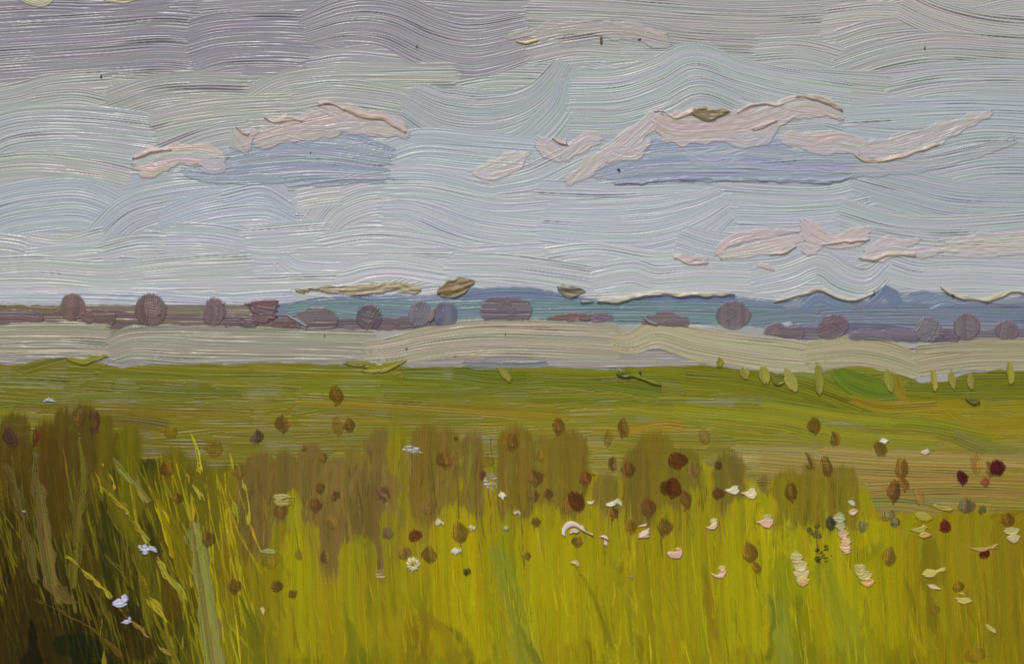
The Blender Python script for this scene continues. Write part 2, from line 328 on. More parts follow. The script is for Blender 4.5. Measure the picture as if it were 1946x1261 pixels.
for a in [([(130, 690), (400, 704), (640, 702)], 22, (108, 104, 10)), ([(40, 706), (130, 684), (200, 690)], 20, (102, 98, 10)), ([(480, 698), (620, 704), (760, 704)], 22, (116, 108, 16)),
          ([(860, 712), (960, 722), (1100, 720), (1260, 742)], 34, (92, 98, 6)), ([(1000, 702), (1120, 708), (1260, 704), (1420, 724), (1560, 752), (1700, 772)], 44, (110, 108, 6)),
          ([(1300, 700), (1420, 712), (1540, 742), (1640, 780)], 40, (104, 102, 8)), ([(1560, 720), (1600, 738), (1700, 762)], 30, (112, 108, 22)),
          ([(1586, 700), (1610, 722), (1660, 742), (1706, 744)], [30, 46, 50, 30], (88, 106, 16)), ([(1700, 716), (1720, 750), (1840, 770)], [16, 36, 30], (136, 112, 14)), ([(1616, 756), (1680, 772), (1780, 768), (1840, 770)], [16, 26, 22], (138, 110, 14)),
          ([(1720, 738), (1800, 742), (1900, 740), (2100, 744)], 40, (100, 102, 6)), ([(1770, 724), (1880, 716), (2100, 720)], 26, (104, 100, 8)), ([(1790, 780), (1830, 806), (1900, 812), (2100, 800)], [30, 44, 44], (140, 118, 10)), ([(1780, 764), (1860, 772), (2100, 764)], 20, (130, 116, 8)),
          ([(1640, 800), (1760, 806), (1880, 830)], 30, (120, 118, 20)), ([(1810, 826), (1870, 850), (1960, 870)], 30, (112, 106, 52)),
          ([(560, 760), (760, 768), (960, 782), (1080, 790)], 26, (128, 109, 22)), ([(150, 776), (300, 780), (480, 786)], 24, (116, 97, 18)), ([(1180, 818), (1260, 806), (1300, 810)], 20, (142, 112, 22)), ([(140, 800), (240, 798), (320, 808)], 26, (102, 84, 14)),
          ([(1390, 862), (1500, 868), (1620, 874)], 34, (156, 138, 96)), ([(1420, 884), (1540, 890), (1660, 892)], 26, (150, 130, 84)), ([(1560, 860), (1720, 870), (2000, 878)], 30, (152, 128, 78)), ([(1440, 880), (1640, 896), (1900, 906)], 40, (144, 118, 62)), ([(1640, 930), (1800, 924), (2000, 930)], 36, (142, 114, 58)), ([(1600, 960), (1700, 956), (1800, 970)], 30, (128, 112, 60)),
          ([(1280, 780), (1480, 800), (1620, 830), (1780, 840)], 34, (130, 124, 26)), ([(1450, 766), (1600, 790), (1700, 800)], 26, (128, 124, 24))]:
    md(*a)

# ================================================================== dry brown grass and tall yellow grass
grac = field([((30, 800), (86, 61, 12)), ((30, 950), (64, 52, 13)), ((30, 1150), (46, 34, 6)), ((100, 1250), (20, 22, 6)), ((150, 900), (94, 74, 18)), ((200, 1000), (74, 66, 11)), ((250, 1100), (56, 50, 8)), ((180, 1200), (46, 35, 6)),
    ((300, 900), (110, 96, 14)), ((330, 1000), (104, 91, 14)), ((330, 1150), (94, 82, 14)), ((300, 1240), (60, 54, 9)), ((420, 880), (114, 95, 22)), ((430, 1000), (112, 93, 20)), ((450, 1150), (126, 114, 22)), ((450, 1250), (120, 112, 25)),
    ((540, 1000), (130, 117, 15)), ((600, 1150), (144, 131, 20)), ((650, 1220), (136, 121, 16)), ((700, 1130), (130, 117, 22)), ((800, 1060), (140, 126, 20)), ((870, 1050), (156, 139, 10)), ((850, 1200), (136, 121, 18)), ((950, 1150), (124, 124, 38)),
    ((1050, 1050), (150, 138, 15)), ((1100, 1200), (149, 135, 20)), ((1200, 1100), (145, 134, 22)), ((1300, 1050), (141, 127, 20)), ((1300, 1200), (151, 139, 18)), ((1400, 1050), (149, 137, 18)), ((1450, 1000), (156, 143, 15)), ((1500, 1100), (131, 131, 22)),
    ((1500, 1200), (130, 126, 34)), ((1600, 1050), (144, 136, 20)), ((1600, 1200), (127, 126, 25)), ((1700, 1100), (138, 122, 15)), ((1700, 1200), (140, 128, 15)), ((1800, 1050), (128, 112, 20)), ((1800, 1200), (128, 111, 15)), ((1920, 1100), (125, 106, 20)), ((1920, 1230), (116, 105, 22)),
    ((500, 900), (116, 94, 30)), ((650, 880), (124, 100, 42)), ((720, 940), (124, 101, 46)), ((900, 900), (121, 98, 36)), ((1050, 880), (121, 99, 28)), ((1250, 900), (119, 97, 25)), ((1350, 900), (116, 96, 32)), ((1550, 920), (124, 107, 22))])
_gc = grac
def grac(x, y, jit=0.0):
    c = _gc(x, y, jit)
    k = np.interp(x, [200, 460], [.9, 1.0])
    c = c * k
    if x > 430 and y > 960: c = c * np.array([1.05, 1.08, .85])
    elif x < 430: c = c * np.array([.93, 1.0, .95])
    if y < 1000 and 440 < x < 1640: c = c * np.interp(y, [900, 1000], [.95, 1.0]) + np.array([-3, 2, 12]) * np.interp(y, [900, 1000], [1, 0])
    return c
def gr(pts, w, c=None, c2=None, rid=GRASS, jit=.03, **k):
    mx = np.mean([p[0] for p in pts]); my = np.mean([p[1] for p in pts])
    c = np.array(c if c is not None else grac(mx, my, jit), float) * ((1, 1, .72) if rid == GRASS else (1, 1, 1))
    k.setdefault('relief', .2); k.setdefault('mix', .25); k.setdefault('lip', .08); k.setdefault('elip', .1); k.setdefault('rnd', 1.0); k.setdefault('fray', 3); k.setdefault('weave', .2); k.setdefault('streak', .75); k.setdefault('rough', 2.2); k.setdefault('soft', 4.0); k.setdefault('hue', .04); k.setdefault('fs', .4)
    stroke(P, pts, w, c, c2 if c2 is not None else c * np.array([.87, .87, .8]), rid=rid, **k)
def up(x, top, ln, w, c=None, lean=0, rid=GRASS, **k):
    gr([(x + lean, top + ln), (x + lean * .45 + rng.randn() * 3, top + ln * .5), (x, top)], w, c, rid=rid, **k)
def gtop(x): return np.interp(x, [-260, 0, 180, 260, 330, 430, 520, 640, 700, 800, 870, 960, 1060, 1130, 1170, 1330, 1400, 1430, 1500, 1640, 1660, 1950, 2200], [790, 790, 775, 820, 850, 850, 870, 850, 815, 812, 815, 800, 810, 860, 900, 830, 880, 900, 890, 890, 1000, 1000, 1000])
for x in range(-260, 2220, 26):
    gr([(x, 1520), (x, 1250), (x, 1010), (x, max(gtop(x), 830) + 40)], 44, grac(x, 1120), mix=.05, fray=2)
# brown strip: short vertical dabs with round tops
its = []
for k in range(330):
    x = rng.uniform(-260, 2200); t = gtop(x) + 14 + rng.rand() ** 1.2 * 130
    its.append((t, x))
for t, x in sorted(its):
    up(x, t, 150 + rng.rand() * 60, 24 + rng.rand() * 22, lean=rng.randn() * 5 + (12 if x < 400 else 0), rid=DRYG, mix=.35, soft=8)

for x, t, w, c in [(722, 812, 44, (122, 98, 44)), (812, 806, 60, (122, 98, 30)), (850, 812, 50, (124, 100, 34)), (900, 822, 46, (120, 98, 34)), (980, 808, 70, (122, 98, 26)), (1080, 816, 76, (120, 98, 26)), (1030, 830, 60, (124, 104, 28)),
                   (1250, 820, 76, (122, 100, 22)), (1210, 850, 50, (118, 96, 28)), (1300, 850, 60, (118, 98, 26)), (1385, 858, 60, (112, 94, 30)), (1150, 900, 50, (120, 100, 36)), (590, 842, 46, (124, 98, 46)), (640, 868, 50, (126, 102, 48)), (680, 880, 44, (126, 102, 50)), (540, 855, 30, (112, 98, 30)),
                   (755, 815, 40, (138, 124, 14)), (1500, 890, 60, (126, 110, 18)), (1545, 878, 52, (126, 108, 18)), (1600, 884, 64, (124, 106, 22)), (490, 860, 44, (118, 96, 26)), (30, 784, 60, (90, 68, 18)), (90, 800, 54, (92, 66, 18)), (160, 768, 44, (88, 70, 22)), (120, 776, 34, (88, 68, 20)), (200, 790, 30, (104, 88, 16)), (245, 806, 44, (108, 98, 10)), (330, 850, 40, (110, 98, 12))]:
    up(x, t, 190, w, np.array(c) * (.94, .99, .96) + (0, 0, 8 if x > 440 else 0), rid=DRYG, mix=.15, lean=rng.randn() * 4, soft=11, fray=5)
for x, t, w in [(470, 880, 40), (500, 860, 44), (545, 862, 50), (600, 870, 54), (650, 880, 56), (700, 890, 54), (740, 900, 44), (620, 900, 50), (690, 920, 50)]:
    up(x, t, 210, w, np.array((114, 96, 46)) * (1 + .04 * rng.randn()), rid=DRYG, mix=.15, lean=rng.randn() * 6, soft=6)
# tall grass in front: tips from back to front
def ttop(x): return np.interp(x, [-260, 0, 120, 250, 380, 470, 540, 620, 680, 760, 830, 900, 960, 1060, 1150, 1230, 1320, 1400, 1440, 1560, 1700, 1800, 1950, 2200], [880, 880, 860, 880, 940, 1020, 1000, 1070, 1020, 1000, 980, 970, 1000, 970, 980, 1000, 940, 950, 990, 985, 980, 985, 1000, 1000])
its = []
for k in range(520):
    x = rng.uniform(-260, 2200); its.append((ttop(x) + 20 + rng.rand() ** .9 * 320, x))
for t, x in sorted(its):
    ln = 170 + rng.rand() * 170
    lean = 10 + rng.randn() * 14 + (40 if x < 420 else 0) * rng.rand()
    c = grac(x + lean * .5, t + ln * .35, .03)
    q = rng.rand()
    if x > 430:
        if q < .14: c = c * np.array([.88, .97, 1.3])
        elif q < .24: c = c * np.array([.9, .86, .9])
        elif q < .36: c = c * np.array([1.05, 1.02, .9])
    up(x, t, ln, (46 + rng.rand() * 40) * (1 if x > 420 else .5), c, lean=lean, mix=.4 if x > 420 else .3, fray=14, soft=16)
for k in range(270):                      # fine pale stems in the dark tangle
    x = rng.uniform(-120, 440); y0 = rng.uniform(850, 1100); ln = 130 + rng.rand() * 200; le = 20 + rng.rand() * 70
    c = grac(x, y0 + ln * .5, .04) * (1.62 if rng.rand() < .8 else .7) + 8
    gr([(x + le, y0 + ln), (x + le * .4, y0 + ln * .5), (x, y0)], [1.5 + rng.rand() * 2.5, 2.2, 1.0], c, mix=.15, thick=.4, dry=-.9, rough=.8, fray=2, relief=.2, soft=2)
Y1, Y2, Y3 = (156, 143, 12), (146, 132, 16), (126, 112, 18)
for x, t, ln, w, c, lean in [(556, 932, 230, 24, (152, 140, 14), 10), (535, 990, 260, 34, Y3, 6), (585, 992, 260, 44, (140, 128, 16), 6), (560, 1010, 240, 40, (146, 134, 14), -4), (680, 1016, 200, 62, (130, 120, 22), -4), (672, 1030, 220, 50, (140, 128, 18), 4), (740, 968, 200, 30, (132, 120, 14), 4),
        (862, 958, 280, 56, (156, 141, 8), 4), (895, 978, 280, 50, (158, 142, 8), 10), (835, 990, 260, 36, (150, 134, 10), 4), (930, 975, 220, 36, (140, 126, 14), 14), (975, 968, 240, 30, (132, 126, 20), 12), (1035, 958, 260, 56, (150, 138, 12), 6), (1005, 985, 280, 44, (152, 138, 12), 4), (1075, 985, 240, 50, (152, 138, 12), 4),
        (1122, 962, 240, 50, (148, 134, 14), 4), (1170, 975, 240, 44, (146, 132, 14), 6), (1220, 1000, 230, 50, (142, 128, 16), 4), (1268, 960, 260, 40, (140, 126, 18), 6), (1318, 928, 300, 44, (142, 130, 20), 4), (1355, 975, 280, 40, (140, 126, 22), 8), (1405, 948, 280, 46, (154, 141, 12), 4), (1438, 965, 280, 44, (154, 142, 14), 6), (1380, 985, 250, 36, (150, 138, 14), 4),
        (1500, 990, 250, 44, (154, 142, 14), 4), (1545, 998, 230, 50, (152, 140, 12), 6), (1600, 1000, 230, 50, (156, 144, 14), 6), (1655, 985, 200, 46, (158, 144, 12), 2), (1690, 990, 240, 40, (148, 134, 12), 4), (1790, 975, 230, 60, (134, 118, 22), 4), (1850, 960, 240, 60, (134, 118, 26), 8), (1910, 985, 240, 50, (126, 108, 24), 6), (1745, 1010, 230, 40, (134, 118, 16), 6)]:
    up(x, t, ln, w * 1.15, np.array(c) * (1.03, 1.07, 1), lean=lean + 6, mix=.15, fray=6, soft=6, a=.9)
GB = (116, 124, 52)
for pts, w, c in [([(1010, 1290), (985, 1180), (940, 1030)], [56, 46, 24], (118, 134, 64)), ([(1500, 1300), (1486, 1200), (1468, 1120)], [40, 40, 26], (124, 136, 70)), ([(1650, 1300), (1600, 1180), (1560, 1060)], [50, 50, 34], (118, 128, 42)), ([(1475, 1150), (1484, 1050)], 44, (122, 128, 18)), ([(1520, 1160), (1516, 1060)], 44, (124, 130, 20)),
        ([(1040, 1300), (1000, 1210), (986, 1190)], [30, 16, 6], (74, 80, 36)), ([(1130, 1280), (1122, 1230), (1112, 1215)], [34, 22, 8], (92, 80, 16)), ([(1230, 1280), (1220, 1230), (1210, 1205)], [26, 18, 8], (104, 92, 10)), ([(690, 1290), (668, 1210), (656, 1150)], [60, 22, 5], (84, 94, 26)), ([(800, 1280), (790, 1210), (784, 1180)], [50, 30, 8], (112, 100, 26)), ([(860, 1280), (850, 1200), (800, 1160)], [40, 26, 10], (122, 106, 30)),
        ([(900, 1280), (880, 1220), (846, 1190)], [20, 14, 4], (72, 80, 30)), ([(640, 1260), (625, 1150), (618, 1110)], [50, 44, 30], (150, 132, 14)), ([(540, 1290), (548, 1150)], [60, 50], (144, 134, 22)), ([(1530, 1300), (1525, 1200), (1515, 1130)], [60, 46, 20], (106, 104, 14)), ([(1580, 1300), (1556, 1180), (1530, 1110)], [40, 30, 12], (152, 136, 10)),
        ([(1160, 1230), (1130, 1140), (1095, 1075)], [16, 9, 3], (96, 92, 26)), ([(1210, 1240), (1190, 1130), (1160, 1060)], [14, 18, 8], (118, 120, 30)), ([(1240, 1280), (1230, 1150), (1220, 1040)], [20, 22, 14], (130, 118, 18)), ([(1362, 1220), (1348, 1130), (1332, 1065)], [10, 20, 6], (120, 100, 26)), ([(1680, 1180), (1670, 1080), (1660, 1040)], [20, 20, 14], (128, 128, 16)), ([(1770, 1120), (1768, 1060), (1760, 1010)], [54, 44, 20], (104, 94, 22)), ([(1775, 1200), (1765, 1130), (1758, 1110)], [26, 18, 6], (94, 88, 18)), ([(1740, 1180), (1728, 1120), (1718, 1096)], [14, 10, 4], (92, 84, 14)),
        ([(1690, 1290), (1700, 1240)], [50, 20], (108, 106, 14)), ([(1740, 1290), (1738, 1250)], [40, 20], (98, 90, 16)), ([(1655, 1110), (1640, 1190)], [8, 26], (122, 112, 34)), ([(1644, 1080), (1650, 1048), (1680, 1036)], [12, 20, 10], (112, 110, 14)), ([(1300, 1280), (1270, 1150)], [70, 50], (152, 138, 14)),
        ([(1460, 1260), (1470, 1160), (1462, 1135)], [12, 12, 5], (74, 82, 30)), ([(520, 1270), (500, 1180)], [30, 14], (112, 106, 34)), ([(490, 1280), (478, 1160)], [24, 30], (92, 96, 26)), ([(1880, 1280), (1870, 1120), (1855, 1050)], [26, 22, 8], (134, 120, 22)), ([(1830, 1250), (1840, 1120)], [30, 20], (122, 106, 16)),
        # dark pigment of the tangle on the left
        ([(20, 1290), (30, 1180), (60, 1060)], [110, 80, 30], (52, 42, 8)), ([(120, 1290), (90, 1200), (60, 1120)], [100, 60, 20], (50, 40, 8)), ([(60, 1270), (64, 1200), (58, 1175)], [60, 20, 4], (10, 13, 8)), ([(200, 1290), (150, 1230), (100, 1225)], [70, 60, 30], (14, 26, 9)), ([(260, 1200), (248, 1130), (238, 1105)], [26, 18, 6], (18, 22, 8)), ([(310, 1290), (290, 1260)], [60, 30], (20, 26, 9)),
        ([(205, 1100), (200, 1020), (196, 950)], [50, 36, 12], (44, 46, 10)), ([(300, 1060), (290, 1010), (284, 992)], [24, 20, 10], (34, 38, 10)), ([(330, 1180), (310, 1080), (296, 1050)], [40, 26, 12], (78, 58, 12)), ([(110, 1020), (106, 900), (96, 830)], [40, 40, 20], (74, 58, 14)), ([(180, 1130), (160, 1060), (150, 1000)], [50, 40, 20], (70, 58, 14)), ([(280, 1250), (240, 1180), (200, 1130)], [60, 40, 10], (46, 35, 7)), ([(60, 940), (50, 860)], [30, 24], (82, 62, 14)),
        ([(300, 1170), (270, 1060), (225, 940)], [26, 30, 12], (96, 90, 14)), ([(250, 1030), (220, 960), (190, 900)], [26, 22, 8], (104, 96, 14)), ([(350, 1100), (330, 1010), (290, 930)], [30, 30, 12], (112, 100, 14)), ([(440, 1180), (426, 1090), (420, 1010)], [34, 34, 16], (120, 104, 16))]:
    right = pts[0][0] > 430
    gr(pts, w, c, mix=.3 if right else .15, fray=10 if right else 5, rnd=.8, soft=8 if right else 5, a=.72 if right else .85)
# thin dry-brushed streaks of lighter and darker paint
for k in range(230):
    x = rng.uniform(420, 2000) if rng.rand() < .86 else rng.uniform(-100, 420)
    y0 = max(ttop(x), 900) + 30 + rng.rand() * 250
    c = grac(x, y0, .04) * (1.1 if rng.rand() < .62 else .87)
    ln = 40 + rng.rand() * 110
    gr([(x + ln * .12 + rng.randn() * 8, y0 + ln), (x + ln * .04, y0 + ln * .5), (x, y0)], [2 + rng.rand() * 5, 3, 1.5], np.clip(c, 3, 220), mix=.2, relief=.2, lip=.5 if rng.rand() < .5 else .1, thick=.3, dry=-.25)
for k in range(240):
    x = rng.uniform(440, 1650); y0 = gtop(x) + 20 + rng.rand() * 110
    c = grac(x, y0, .04) * (1.2 if rng.rand() < .6 else .75); ln = 30 + rng.rand() * 70
    gr([(x + rng.randn() * 4, y0 + ln), (x, y0)], [2.5, 1.5], np.clip(c, 3, 220), rid=DRYG, mix=.25, relief=.2, lip=.3, thick=.3, dry=-.2)
for k in range(340):                      # hairlines of light paint dragged over the weave
    x = rng.uniform(430, 1990); y0 = max(gtop(x) + 40, 840) + rng.rand() * 340; ln = 40 + rng.rand() * 120
    isg = y0 > ttop(x) + 20
    c = grac(x, y0, .03) * (1.17 if rng.rand() < .75 else .8)
    gr([(x + ln * .1 + rng.randn() * 5, y0 + ln), (x + ln * .04, y0 + ln * .5), (x, y0)], [1.4, 2.4, 1.2], np.clip(c, 3, 230), rid=GRASS if isg else DRYG, mix=.1, relief=.1, thick=.7, dry=-.35, soft=1.4, rough=.6)
# canvas grain in the thin paint
thin = np.isin(P.R, (DRYG, GRASS))
gn = samp(TN, GX * 1.6, GY * 6) * .5 + samp(TC, GY * 3, GX) * .5
P.C *= np.where(thin, 1 + .035 * WEAVE + .05 * gn, 1)[..., None].astype(np.float32)
P.H += np.where(thin, .12 * WEAVE, .03 * WEAVE).astype(np.float32)
ring = np.zeros((NY, NX), bool); ring[0] = ring[-1] = True; ring[:, 0] = ring[:, -1] = True

# ------------------------------------------------------------------ meshes
BASE = 7.0
def mesh_from(name, cell, H, Cc, mat, origin, below=None):
    """cell: bool (NY-1, NX-1) of the faces kept; H height in units; below: heights of a hidden underside skirt"""
    jj, ii = np.nonzero(cell)
    used = np.zeros((NY, NX), bool)
    for a in (0, 1):
        for b in (0, 1): used[jj + a, ii + b] = True
    idx = np.full((NY, NX), -1, np.int64); uj, ui = np.nonzero(used); idx[uj, ui] = np.arange(len(uj))
    co = np.empty((len(uj), 3), np.float32)
    co[:, 0] = (XS[ui] - CX) * S - origin[0]; co[:, 1] = -(H[uj, ui] + BASE) * S - origin[1]; co[:, 2] = (CY - YS[uj]) * S + Z0 - origin[2]
    F = np.stack([idx[jj, ii], idx[jj + 1, ii], idx[jj + 1, ii + 1], idx[jj, ii + 1]], 1)
    colr = np.ones((len(uj), 4), np.float32); colr[:, :3] = np.clip(Cc[uj, ui], 0.001, .9)
    if below is not None:                                # close the daub underneath
        n = len(uj); e = np.concatenate([F[:, [0, 1]], F[:, [1, 2]], F[:, [2, 3]], F[:, [3, 0]]])
        key = np.sort(e, 1); k = key[:, 0] * n + key[:, 1]
        u_, first, cnt = np.unique(k, return_index=True, return_counts=True)
        be = e[first[cnt == 1]]
        bv = np.unique(be); mp = np.full(n, -1, np.int64); mp[bv] = n + np.arange(len(bv))
        cb = co[bv].copy(); cb[:, 1] = -(below[uj[bv], ui[bv]] + BASE) * S - origin[1]
        co = np.concatenate([co, cb]); colr = np.concatenate([colr, colr[bv]])
        F = np.concatenate([F, np.stack([be[:, 1], be[:, 0], mp[be[:, 0]], mp[be[:, 1]]], 1)])
    me = bpy.data.meshes.new(name)
    me.vertices.add(len(co)); me.vertices.foreach_set('co', co.ravel())
    me.loops.add(F.size); me.loops.foreach_set('vertex_index', F.ravel().astype(np.int32))
    me.polygons.add(len(F)); me.polygons.foreach_set('loop_start', np.arange(0, F.size, 4, dtype=np.int32))
    me.polygons.foreach_set('use_smooth', np.ones(len(F), bool))
    at = me.attributes.new('pigment', 'FLOAT_COLOR', 'POINT'); at.data.foreach_set('color', colr.ravel())
    me.update(); me.validate()
    me.materials.append(mat)
    o = bpy.data.objects.new(name, me); C.objects.link(o)
    return o

def paint_mat(name, rough, spec, bump, grain):
    m = bpy.data.materials.new(name); m.use_nodes = True
    nt = m.node_tree; n = nt.nodes; l = nt.links; b = n['Principled BSDF']
    at = n.new('ShaderNodeAttribute'); at.attribute_name = 'pigment'
    geo = n.new('ShaderNodeNewGeometry')
    no = n.new('ShaderNodeTexNoise'); no.inputs['Scale'].default_value = 2600; no.inputs['Detail'].default_value = 3
    n2 = n.new('ShaderNodeTexNoise'); n2.inputs['Scale'].default_value = 60; n2.inputs['Detail'].default_value = 4
    l.new(geo.outputs['Position'], no.inputs['Vector']); l.new(geo.outputs['Position'], n2.inputs['Vector'])
    mr = n.new('ShaderNodeMapRange'); mr.inputs['From Min'].default_value = .3; mr.inputs['From Max'].default_value = .7; mr.inputs['To Min'].default_value = 1 - grain; mr.inputs['To Max'].default_value = 1 + grain
    l.new(no.outputs['Fac'], mr.inputs['Value'])
    mx = n.new('ShaderNodeVectorMath'); mx.operation = 'SCALE'
    l.new(at.outputs['Color'], mx.inputs[0]); l.new(mr.outputs['Result'], mx.inputs['Scale']); l.new(mx.outputs['Vector'], b.inputs['Base Color'])
    r2 = n.new('ShaderNodeMapRange'); r2.inputs['From Min'].default_value = .3; r2.inputs['From Max'].default_value = .7; r2.inputs['To Min'].default_value = rough - .1; r2.inputs['To Max'].default_value = rough + .12
    l.new(n2.outputs['Fac'], r2.inputs['Value']); l.new(r2.outputs['Result'], b.inputs['Roughness'])
    b.inputs['Specular IOR Level'].default_value = spec
    bp = n.new('ShaderNodeBump'); bp.inputs['Strength'].default_value = bump; bp.inputs['Distance'].default_value = .0001
    l.new(no.outputs['Fac'], bp.inputs['Height']); l.new(bp.outputs['Normal'], b.inputs['Normal'])
    return m
M_THICK = paint_mat('thick_oil_paint', .35, .5, .25, .05)
M_MEAD = paint_mat('meadow_oil_paint', .4, .3, .3, .06)
M_THIN = paint_mat('thin_oil_paint', .48, .12, .4, .1)
M_BUT = paint_mat('buttery_oil_paint', .38, .5, .2, .04)

def tag(o, label=None, cat=None, group=None, kind=None):
    if label: o['label'] = label
    if cat: o['category'] = cat
    if group: o['group'] = group
    if kind: o['kind'] = kind
    return o

Rc = P.R[:-1, :-1]
BH = np.where(ring, -BASE, P.H)
for rid, nm, mt, kind in [(SKY, 'sky', M_THICK, 'structure'), (HILL, 'hills', M_THICK, 'structure'), (FIELD, 'pale_field', M_THICK, 'structure'), (MEADOW, 'meadow', M_MEAD, 'structure'), (DRYG, 'dry_grass', M_THIN, 'stuff'), (GRASS, 'tall_grass', M_THIN, 'stuff')]:
    o = mesh_from(nm, Rc == rid, BH, P.C, mt, (0, 0, 0))
    if kind == 'stuff':
        tag(o, {'dry_grass': 'band of dull brown dry grass with rounded tops below the meadow', 'tall_grass': 'tall yellow green grass filling the foreground, dark at the left'}[nm], 'grass', kind='stuff')
    else: tag(o, kind='structure')

# ------------------------------------------------------------------ things painted over the ground
def wpos(x, y): return ((x - CX) * S, -BASE * S, (CY - y) * S + Z0)
def daub_obj(name, ly, origin, mat=M_BUT, cut=.3, parent=None, lift=.35):
    i0, i1, j0, j1 = ly.bb
    A = ly.A; cut = cut * min(1.0, float(A[j0:j1, i0:i1].max()))
    cell = np.zeros((NY - 1, NX - 1), bool)
    a = A[j0:j1, i0:i1]
    cell[j0:j1 - 1, i0:i1 - 1] = ((a[:-1, :-1] > cut).astype(int) + (a[1:, :-1] > cut) + (a[1:, 1:] > cut) + (a[:-1, 1:] > cut)) >= 3
    if not cell.any(): return None
    H = P.H.copy() if False else P.H
    sub = (slice(j0, j1), slice(i0, i1))
    Hn = H[sub]
    ht = np.maximum(Hn + lift, Hn * (1 - a) + ly.H[sub] * a)
    full = H.copy() if False else None
    Ht = np.empty((NY, NX), np.float32); Ht[sub] = ht
    bel = np.empty((NY, NX), np.float32); bel[sub] = Hn - 1.0
    op = np.clip(a, 0, 1)[..., None]
    Cc = np.empty((NY, NX, 3), np.float32); Cc[sub] = P.C[sub] * (1 - op) + ly.C[sub] * op
    ly.Cm = Cc[sub]
    o = mesh_from(name, cell, Ht, Cc, mat, origin, bel)
    if parent is None: o.location = origin
    else: o.parent = parent; o.location = tuple(np.array(origin) - np.array(parent.location))
    return o
def settle(ly, cut=.3):
    """later daubs lie on top of this one"""
    i0, i1, j0, j1 = ly.bb; sub = (slice(j0, j1), slice(i0, i1))
    a = ly.A[sub]; Hn = P.H[sub]; cut = cut * min(1.0, float(a.max()))
    P.C[sub] = np.where((a > cut)[..., None], ly.Cm, P.C[sub])
    P.H[sub] = np.where(a > cut, np.maximum(Hn + .35, Hn * (1 - a) + ly.H[sub] * a), Hn)

def one(name, label, cat, strokes, group=None, mat=M_BUT, at=None):
    """a thing that is a single body of paint"""
    ly = Layer()
    for s in strokes: stroke(ly, *s[0], **s[1])
    p = at or s[0][0][0]
    o = daub_obj(name, ly, wpos(*p), mat)
    if o: tag(o, label, cat, group); settle(ly)
    return o
def many(name, label, cat, at, parts, group=None, mat=M_BUT):
    root = bpy.data.objects.new(name, None); C.objects.link(root); root.location = wpos(*at); root.empty_display_size = .004
    tag(root, label, cat, group)
    for pn, strokes in parts:
        ly = Layer()
        for s in strokes: stroke(ly, *s[0], **s[1])
        if daub_obj(pn, ly, wpos(*s[0][0][0]), mat, parent=root): settle(ly)
    return root
def st(pts, w, col, col2=None, **k): return ((pts, w, col, col2), k)
#THINGS
# ---- clouds
GC = 'clouds of thick pink and blue paint'
PK, PK2, PG = (182, 168, 163), (175, 166, 163), (172, 170, 170)
BL, BL2 = (138, 148, 164), (154, 162, 172)
def lit(pts, w, c=PK, c2=None, th=3.2, **k):
    k.setdefault('relief', .38); k.setdefault('lip', .25); k.setdefault('elip', .3); k.setdefault('a', .85); k.setdefault('rnd', .9); k.setdefault('fray', 6); k.setdefault('soft', 6); k.setdefault('rough', 2.8); k.setdefault('mix', .3); k.setdefault('lump', .25); k.setdefault('streak', 1.4)
    return st(pts, w, np.array(c) * .93 + (8, 7, 8), np.array(c2) * .93 + (7, 7, 8) if c2 else np.array(c) * .92 + (0, 5, 10), thick=th * .45, **k)
def rdg(pts, w, c, th=5.5, **k): return st(pts, w, c, None, thick=th * .75, relief=.3, lump=.6, rnd=1, fray=3, lip=.2, mix=.1, **k)
def shd(pts, w, c=BL, c2=BL2, **k):
    k.setdefault('lip', .4)
    c = np.array(c) * .97; c2 = np.array(c2) * .97
    return st(pts, w, c, c2, thick=.4, relief=.66, fray=14, mix=.15, soft=5, hue=.03, **k)
many('cloud', 'left pink cloud with a broad blue grey base', 'cloud', (560, 350), [
    ('shaded_base', [shd([(425, 300), (520, 272), (620, 262), (745, 292)], [20, 40, 44, 30]), shd([(372, 322), (480, 302), (600, 296), (738, 312)], [30, 56, 56, 44]), shd([(345, 326), (400, 338), (480, 336), (590, 328), (736, 334)], [14, 26, 34, 34, 30]), shd([(556, 356), (650, 344), (736, 342)], [10, 14, 10], (128, 134, 154))]),
    ('lit_top', [lit([(480, 268), (540, 250), (610, 236), (670, 226), (720, 236), (778, 258)], [44, 44, 58, 64, 52, 16]), lit([(604, 204), (630, 212), (660, 222)], [16, 30, 36], PK2), lit([(690, 240), (740, 246), (775, 258)], [20, 30, 12], (180, 172, 166)), rdg([(650, 204), (685, 219), (730, 226), (756, 240), (772, 252)], [5, 8, 7, 8, 4], (176, 158, 146)), rdg([(500, 222), (518, 231), (548, 227), (575, 229)], [5, 7, 6, 4], (188, 174, 162)), rdg([(604, 198), (630, 196), (655, 208)], [6, 6, 5], (190, 178, 168))]),
    ('lit_tuft', [lit([(444, 246), (460, 268), (470, 290)], [22, 44, 24], PK2), lit([(464, 270), (478, 256), (490, 248)], [30, 28, 14], PK), rdg([(450, 242), (462, 252), (474, 256)], [4, 6, 5], (186, 160, 140))]),
    ('lit_edge', [lit([(254, 312), (300, 300), (356, 294), (400, 300), (430, 306)], [36, 44, 36, 44, 30], (188, 172, 164), (172, 170, 172)), lit([(262, 320), (290, 326), (322, 316)], [16, 22, 12], (190, 172, 162), th=4.5), lit([(385, 302), (405, 314), (424, 302)], [26, 36, 26], (172, 172, 176)), rdg([(252, 300), (280, 288), (326, 284)], [4, 6, 4], (184, 168, 158))])], GC)
